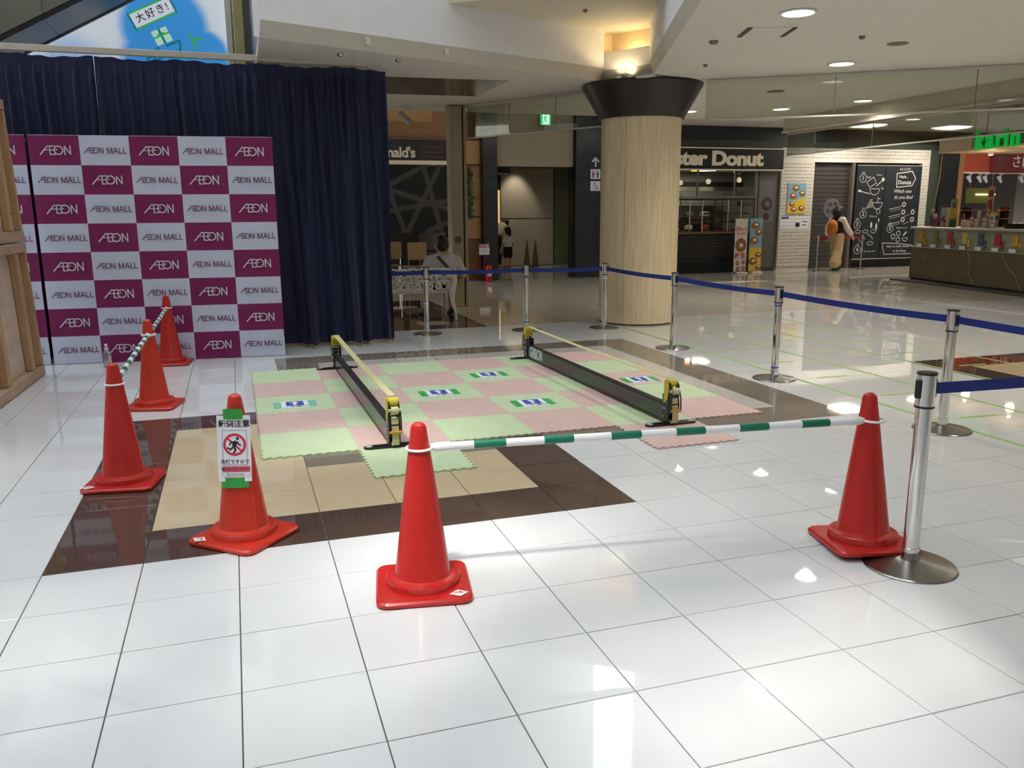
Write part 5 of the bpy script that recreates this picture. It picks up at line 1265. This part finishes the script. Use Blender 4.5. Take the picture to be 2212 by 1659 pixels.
on_counter('flower_bouquet', 'yellow and orange flower arrangement on the kiosk counter', 'flowers', 2.78, .45, [('pot', MB().lathe([(.07, 0), (.10, .16), (.10, .2)], 16), mat('terracotta', (190, 120, 80), .7)), ('leaves', MB().ball((0, 0, .32), (.15, .15, .14)), M_leaf)] + [('flower', MB().ball((.13 * math.cos(a), .13 * math.sin(a) - .03, .34 + .09 * math.sin(a * 2.3)), .05, n=6), mat('flower_%d' % (q % 2), ((220, 170, 40), (214, 110, 60))[q % 2], .6)) for q, a in enumerate([k * .7 for k in range(9)])])
for k, (x, y, w, h, c, lb) in enumerate(((2.72, .12, .10, .22, (206, 200, 190), 'small white price card before the bouquet'), (2.90, .2, .09, .30, (150, 120, 130), 'mauve drink carton beside the bouquet'), (3.02, .14, .14, .24, (196, 190, 184), 'pale card right of the bouquet'), (3.30, .16, .20, .36, (176, 180, 186), 'silver-grey menu card on the kiosk counter'), (3.46, .10, .12, .2, (214, 200, 180), 'cream card near the right edge of the kiosk'))):
    on_counter('counter_card', lb, 'card', x, y, [('card', card(w, h, .04), mat('card_%d' % k, c, .6)), ('print', MB(upright(0, -.021, 0)).rect(-w * .35, w * .35, h * .6, h * .8), mat('card_print', (120, 100, 96), .6))], g='cards on the kiosk counter')
on_counter('wicker_tray', 'dark wicker tray with white items near the right edge', 'tray', 3.75, .45, [('tray', MB().lathe([(.28, 0), (.34, .12), (.32, .12), (.27, .02)], 20), mat('dark_wicker', (50, 36, 28), .7, noise=.3, scale=60))] + [('bun', MB().ball((-.12 + .12 * k, .02 * k, .10), (.07, .07, .05), n=6), M_paper) for k in range(3)])

# ------------------------------------------------------------------ ornate white bench
M_bench = mat('white_cast_iron', (226, 219, 206), .5, noise=.06, scale=12)
be = thing('ornate_bench', 'white cast-metal bench with scrolled openwork back', 'bench', (2.62, 7.62, .001))
L = 1.14
MB().bbox(.04, L - .02, .06, .50, .385, .410, .006).build('seat', M_bench, be)
bk = MB()
def scroll(cx, cz, r, a0, turns, w=.012, s=1):
    n = 18; bk.tube([(cx + s * r * (1 - .7 * i / n) * math.cos(a0 + turns * 2 * PI * i / n), .0, cz + r * (1 - .7 * i / n) * math.sin(a0 + turns * 2 * PI * i / n)) for i in range(n + 1)], w, 6)
for k in range(4):
    cx = .15 + k * .285
    for s in (-1, 1):
        scroll(cx + s * .055, .575, .062, -PI / 2, 1.2, .021, s); scroll(cx + s * .07, .475, .055, PI / 2, -1.1, .020, s); scroll(cx + s * .10, .655, .045, PI, 1.0, .018, s)
    bk.tube([(cx + .10 * math.cos(PI * i / 10), 0, .64 + .085 * math.sin(PI * i / 10)) for i in range(11)], .015, 6)
    bk.tube([(cx - .14, 0, .40), (cx - .07, 0, .47), (cx, 0, .43), (cx + .07, 0, .47), (cx + .14, 0, .40)], .014, 6)
    bk.ball((cx, 0, .53), (.03, .014, .035), n=6).ball((cx, 0, .70), (.03, .014, .03), n=6)
for z in (.395, .54, .66): bk.tube([(.0, 0, z), (L, 0, z)], .011, 6)
bk.tube([(0, 0, .70)] + [(L * i / 16, 0, .715 + .012 * math.cos(i * PI / 2)) for i in range(1, 16)] + [(L, 0, .70)], .018, 6)
bk.build('openwork_back', M_bench, be)
for x in (.0, L):
    MB().tube([(x, -.01, .72), (x + .01, -.02, .55), (x - .03, -.01, .40), (x - .02, -.01, .25), (x + .015, -.05, .10), (x + .01, -.07, .0)], [.03, .045, .05, .028, .018, .016], 8).build('rear_leg', M_bench, be)
    MB().tube([(x, .48, .40), (x, .52, .25), (x, .48, .10), (x, .53, .0)], [.035, .028, .016, .016], 8).build('front_leg', M_bench, be)
    MB().tube([(x, -.01, .64), (x, .15, .62), (x, .35, .61), (x, .48, .58), (x, .50, .42)], .018, 8).build('armrest', M_bench, be)

# ------------------------------------------------------------------ people
M_skin = mat('skin', (206, 158, 128), .6, noise=.04)
M_hair = mat('black_hair', (20, 18, 18), .55, noise=.2, scale=40)
M_tee = mat('grey_white_tee', (196, 188, 184), .8, noise=.03)
M_navy = mat('navy_shorts', (28, 30, 42), .8)
M_shoe = mat('dark_shoes', (30, 30, 34), .6)
def hand(sx, wrist, fwd, up):   # palm, four fingers and thumb as solids, to be fused into the body
    w, f, u = Vector(wrist), Vector(fwd).normalized(), Vector(up).normalized(); s = f.cross(u).normalized() * sx
    out = [cap(w, w + f * .075, .030, .034)]
    for k, (o, l) in enumerate(((-.030, .066), (-.010, .078), (.010, .074), (.028, .058))):
        b = w + f * .085 + s * o; m = b + f * l * .5 - u * .008; e = b + f * l * .9 - u * .030
        out += [cap(b, m, .0105, .0095), cap(m, e, .0095, .008)]
    b = w + f * .03 - s * .032; out += [cap(b, b + f * .035 - s * .022, .012, .0105), cap(b + f * .035 - s * .022, b + f * .065 - s * .026, .0105, .009)]
    return out
def head(c, yaw, r=.098):     # skull, jaw, nose, ears; face towards yaw
    R = Matrix.Rotation(yaw, 4, 'Z'); C0 = Vector(c)
    P = lambda x, y, z: tuple(C0 + R @ Vector((x, y, z)))
    k = r / .098
    return [ell(c, (.078 * k, .095 * k, .112 * k), R), ell(P(0, .028 * k, -.055 * k), (.058 * k, .066 * k, .062 * k), R), ell(P(0, .098 * k, -.012 * k), (.014 * k, .020 * k, .024 * k), R),
            ell(P(.080 * k, -.01, -.012 * k), (.012 * k, .022 * k, .032 * k), R), ell(P(-.080 * k, -.01, -.012 * k), (.012 * k, .022 * k, .032 * k), R),
            ell(P(0, .085 * k, -.062 * k), (.026 * k, .014 * k, .010 * k), R), ell(P(0, .082 * k, -.095 * k), (.026 * k, .018 * k, .018 * k), R)], P
def eyes(t, P, k=1.0, brow=True):
    m = MB()
    for s in (-1, 1): m.ball(P(s * .032 * k, .082 * k, .008 * k), (.011 * k, .008 * k, .007 * k), n=6)
    m.build('eyes', M_ink, t)
# seated man, back to the camera (faces +y)
mx, my = 3.68, 7.90
man = thing('person', 'man in a pale T-shirt with black shoulder strap sitting on the bench', 'person', (mx, my, 0))
hs, P = head((.0, .05, 1.030), 0, .111)
body = hs + [cap((0, .02, .86), (0, .045, .97), .060, .055), ell((0, .0, .70), (.185, .115, .18)), ell((0, .02, .52), (.17, .125, .13)), ell((0, .0, .82), (.17, .085, .07))]
for s in (-1, 1):
    body += [cap((s * .20, .0, .815), (s * .288, -.02, .60), .056, .046), cap((s * .288, -.02, .60), (s * .22, .20, .52), .042, .032)] + hand(s, (s * .22, .20, .52), (-s * .3, 1, -.15), (0, 0, 1))
    body += [cap((s * .10, .05, .47), (s * .19, .42, .46), .082, .062), cap((s * .19, .42, .46), (s * .20, .40, .10), .056, .036), cap((s * .20, .38, .05), (s * .22, .56, .035), .036, .032)]
link('body', remesh(body, .012, 3), man).data.materials.append(M_skin)
tee = [ell((0, .0, .70), (.225, .14, .19)), ell((0, .02, .55), (.21, .15, .13)), ell((0, .0, .835), (.20, .10, .055)), cap((.06, .01, .88), (-.06, .01, .88), .04, .04)]
for s in (-1, 1): tee += [cap((s * .195, .0, .815), (s * .285, -.02, .635), .076, .068), cap((s * .07, 0, .87), (s * .20, 0, .83), .055, .066)]
link('t_shirt', remesh(tee, .014, 5), man).data.materials.append(M_tee)
sh_ = []
for s in (-1, 1): sh_ += [cap((s * .10, .05, .475), (s * .185, .38, .468), .096, .080), cap((s * .185, .38, .468), (s * .195, .425, .38), .078, .074)]
link('shorts', remesh(sh_ + [ell((0, .03, .49), (.185, .14, .085))], .014, 3), man).data.materials.append(M_navy)
for s in (-1, 1): link('shoe', remesh([cap((s * .20, .36, .05), (s * .225, .58, .04), .046, .042), ell((s * .20, .36, .07), (.045, .05, .05))], .012, 3), man).data.materials.append(M_shoe)
link('hair', remesh([ell((0, .035, 1.075), (.101, .115, .100)), ell((0, -.008, 1.035), (.096, .090, .090)), ell((0, -.02, .985), (.074, .066, .040))], .010, 3), man).data.materials.append(M_hair)
MB().add([(a, b, c) for a, b, c in [(-.115, -.085, .875), (-.07, -.085, .895), (.025, -.145, .775), (-.02, -.147, .755), (.13, -.160, .635), (.085, -.163, .61), (.20, -.13, .51), (.16, -.145, .485)]], [(0, 2, 3), (0, 1, 2), (3, 2, 4), (3, 4, 5), (5, 4, 6), (5, 6, 7)]).build('shoulder_strap', M_black, man)
MB().tube([(.088, .0, 1.03), (.094, .03, 1.01), (.085, .08, .99)], .003, 5).tube([(-.088, .0, 1.03), (-.094, .03, 1.01), (-.085, .08, .99)], .003, 5).build('mask_loop', M_white_p, man)
eyes(man, P)

# walking woman with orange backpack (heads to the right)
wm = thing('person', 'woman in black vest and beige trousers walking with an orange backpack', 'person', (14.90, 13.42, 0), math.radians(-72))
# local +y is her walking direction (world about +x)
hs, P = head((0, .05, 1.445), 0, .092)
body = hs + [cap((0, .0, 1.28), (0, .03, 1.37), .048, .045), ell((0, .0, 1.12), (.155, .095, .19)), ell((0, .0, .92), (.15, .10, .14))]
for s, hy in ((1, .30), (-1, -.10)):
    e = (s * .21, hy * .35 - .03, 1.03); w = (s * .20, hy + .02, .86)
    body += [cap((s * .155, 0, 1.24), e, .046, .038), cap(e, w, .036, .026)] + hand(s, w, (0, .6 if hy > 0 else -.1, -.6), (0, .6, .6))
for s, fy in ((1, -.14), (-1, .17)):
    body += [cap((s * .08, 0, .86), (s * .085, fy * .55 + .04, .46), .08, .056), cap((s * .085, fy * .55 + .04, .46), (s * .085, fy * 1.15, .09), .05, .034), cap((s * .085, fy * 1.15 - .02, .05), (s * .085, fy * 1.15 + .14, .035), .034, .03)]
link('body', remesh(body, .012, 3), wm).data.materials.append(M_skin)
tr = [ell((0, 0, .90), (.165, .115, .10))]
for s, fy in ((1, -.14), (-1, .17)): tr += [cap((s * .085, 0, .84), (s * .095, fy * .6 + .03, .48), .112, .115), cap((s * .095, fy * .6 + .03, .48), (s * .095, fy * 1.25, .19), .115, .128)]
link('trousers', remesh(tr, .014, 4), wm).data.materials.append(mat('beige_trousers', (190, 164, 122), .8))
sv = []
for s, hy in ((1, .30), (-1, -.10)):
    e = (s * .21, hy * .35 - .03, 1.03); w = (s * .20, hy, .89)
    sv += [cap((s * .15, 0, 1.24), e, .066, .072), cap(e, w, .072, .058)]
link('blouse', remesh(sv + [ell((0, 0, 1.24), (.15, .09, .07)), cap((-.1, 0, 1.2), (.1, 0, 1.2), .08, .08)], .014, 4), wm).data.materials.append(mat('white_blouse', (226, 214, 200), .8))
link('vest', remesh([ell((0, 0, 1.13), (.172, .118, .20)), ell((0, 0, .95), (.172, .125, .14)), cap((-.06, 0, 1.26), (.06, 0, 1.26), .065, .065)], .014, 4), wm).data.materials.append(mat('black_vest', (22, 22, 28), .85))
link('hair', remesh([ell((0, .02, 1.475), (.110, .122, .105)), ell((0, -.03, 1.41), (.118, .105, .12)), ell((0, -.03, 1.32), (.10, .08, .07))], .012, 3), wm).data.materials.append(M_hair)
for s in (1, -1): link('shoe', remesh([cap((s * .085, (-.161 if s > 0 else .195) - .03, .05), (s * .085, (-.161 if s > 0 else .195) + .15, .038), .04, .036)], .012, 3), wm).data.materials.append(M_shoe)
eyes(wm, P, .94)
bpk = thing('backpack', 'orange rounded backpack on the walking woman', 'backpack', (14.90, 13.42, 0), math.radians(-72))
link('bag', remesh([ell((0, -.20, 1.05), (.14, .09, .19)), ell((0, -.21, .97), (.13, .09, .12))], .014, 4), bpk).data.materials.append(mat('orange_nylon', (196, 112, 44), .7, noise=.1))
for s in (-1, 1): MB().tube([(s * .09, -.13, 1.20), (s * .10, -.02, 1.31), (s * .11, .09, 1.23), (s * .11, .12, 1.10)], .012, 6).build('strap', mat('grey_strap', (180, 176, 170), .7), bpk)

# bending woman and child in the passage
bw = thing('person', 'adult in pale top bending over a child in the passage', 'person', (7.62, 18.0, 0), math.radians(-60))
hs, P = head((0, .36, 1.16), 0, .088)
body = hs + [cap((0, .22, 1.10), (0, .32, 1.12), .05, .046), cap((0, .0, .86), (0, .20, 1.07), .135, .13), ell((0, -.02, .80), (.15, .12, .12))]
for s in (-1, 1): body += [cap((s * .15, .2, 1.07), (s * .19, .30, .88), .042, .036), cap((s * .19, .30, .88), (s * .10, .42, .76), .034, .026)] + hand(s, (s * .10, .42, .76), (0, .5, -.6), (0, .6, .5)) + [cap((s * .08, -.02, .76), (s * .09, .03, .42), .078, .056), cap((s * .09, .03, .42), (s * .09, -.03, .08), .05, .034), cap((s * .09, -.04, .045), (s * .09, .10, .035), .033, .03)]
link('body', remesh(body, .013, 3), bw).data.materials.append(M_skin)
tp = [cap((0, .0, .88), (0, .20, 1.06), .15, .145)]
for s in (-1, 1): tp += [cap((s * .14, .2, 1.07), (s * .19, .29, .90), .058, .052)]
link('top', remesh(tp, .014, 4), bw).data.materials.append(mat('pale_top', (206, 188, 160), .8))
jl = [ell((0, -.02, .82), (.165, .135, .11))]
for s in (-1, 1): jl += [cap((s * .08, -.02, .76), (s * .09, .03, .42), .09, .07), cap((s * .09, .03, .42), (s * .09, -.03, .12), .066, .056)]
link('trousers', remesh(jl, .014, 3), bw).data.materials.append(M_black)
link('hair', remesh([ell((0, .34, 1.19), (.094, .105, .095)), ell((0, .28, 1.15), (.09, .07, .09))], .012, 3), bw).data.materials.append(M_hair)
eyes(bw, P, .9)
chd = thing('person', 'small child in white T-shirt and dark shorts standing in the passage', 'person', (7.78, 17.55, 0), math.radians(20))
hs, P = head((0, .02, .985), 0, .080)
body = hs + [cap((0, 0, .84), (0, .01, .92), .038, .036), ell((0, 0, .70), (.115, .08, .16)), ell((0, 0, .56), (.11, .085, .09))]
for s in (-1, 1): body += [cap((s * .115, 0, .81), (s * .17, 0, .66), .034, .028), cap((s * .17, 0, .66), (s * .18, .05, .53), .026, .02)] + [cap((s * .06, 0, .52), (s * .065, 0, .28), .056, .04), cap((s * .065, 0, .28), (s * .065, -.01, .07), .038, .026), cap((s * .065, -.01, .035), (s * .07, .09, .028), .026, .023)] + hand(s, (s * .18, .05, .53), (0, .3, -.9), (0, 1, .2))
link('body', remesh(body, .010, 3), chd).data.materials.append(M_skin)
tp = [ell((0, 0, .70), (.135, .098, .165)), ell((0, 0, .60), (.13, .10, .10))]
for s in (-1, 1): tp += [cap((s * .10, 0, .81), (s * .155, 0, .70), .048, .046)]
link('t_shirt', remesh(tp, .012, 4), chd).data.materials.append(mat('white_tee', (216, 206, 192), .8))
sh_ = [ell((0, 0, .54), (.125, .10, .08))]
for s in (-1, 1): sh_ += [cap((s * .06, 0, .52), (s * .068, 0, .33), .072, .072)]
link('shorts', remesh(sh_, .012, 3), chd).data.materials.append(M_navy)
link('hair', remesh([ell((0, .0, 1.01), (.084, .094, .085)), ell((0, -.04, .96), (.078, .06, .08)), ell((0, -.10, .90), (.03, .03, .08))], .010, 3), chd).data.materials.append(M_hair)
for s in (-1, 1): link('shoe', remesh([cap((s * .065, -.02, .04), (s * .07, .10, .03), .034, .03)], .010, 3), chd).data.materials.append(mat('pink_shoe', (190, 110, 110), .7))
eyes(chd, P, .8)
# two pointed boards shaped after wall shadows, behind the child
for k, x in enumerate((8.42, 8.66)):
    t = thing('pointed_shadow_board', 'grey board shaped as a pointed shadow on the passage wall, %s of two' % ('left', 'right')[k], 'shadow_board', (x, 17.9, .001), 0, 'shadow-shaped boards in the passage')
    MB().prism([(-.09, 0), (.11, 0), (.06, .45), (.02, .76), (-.03, .45)], -.012, .012, M=Matrix.Rotation(PI / 2, 4, 'X')).build('board', mat('shadow_board_grey', (110, 100, 86), .6), t)
    MB().bbox(-.1, .13, -.08, .1, 0, .015, .003).build('base', M_blk, t)
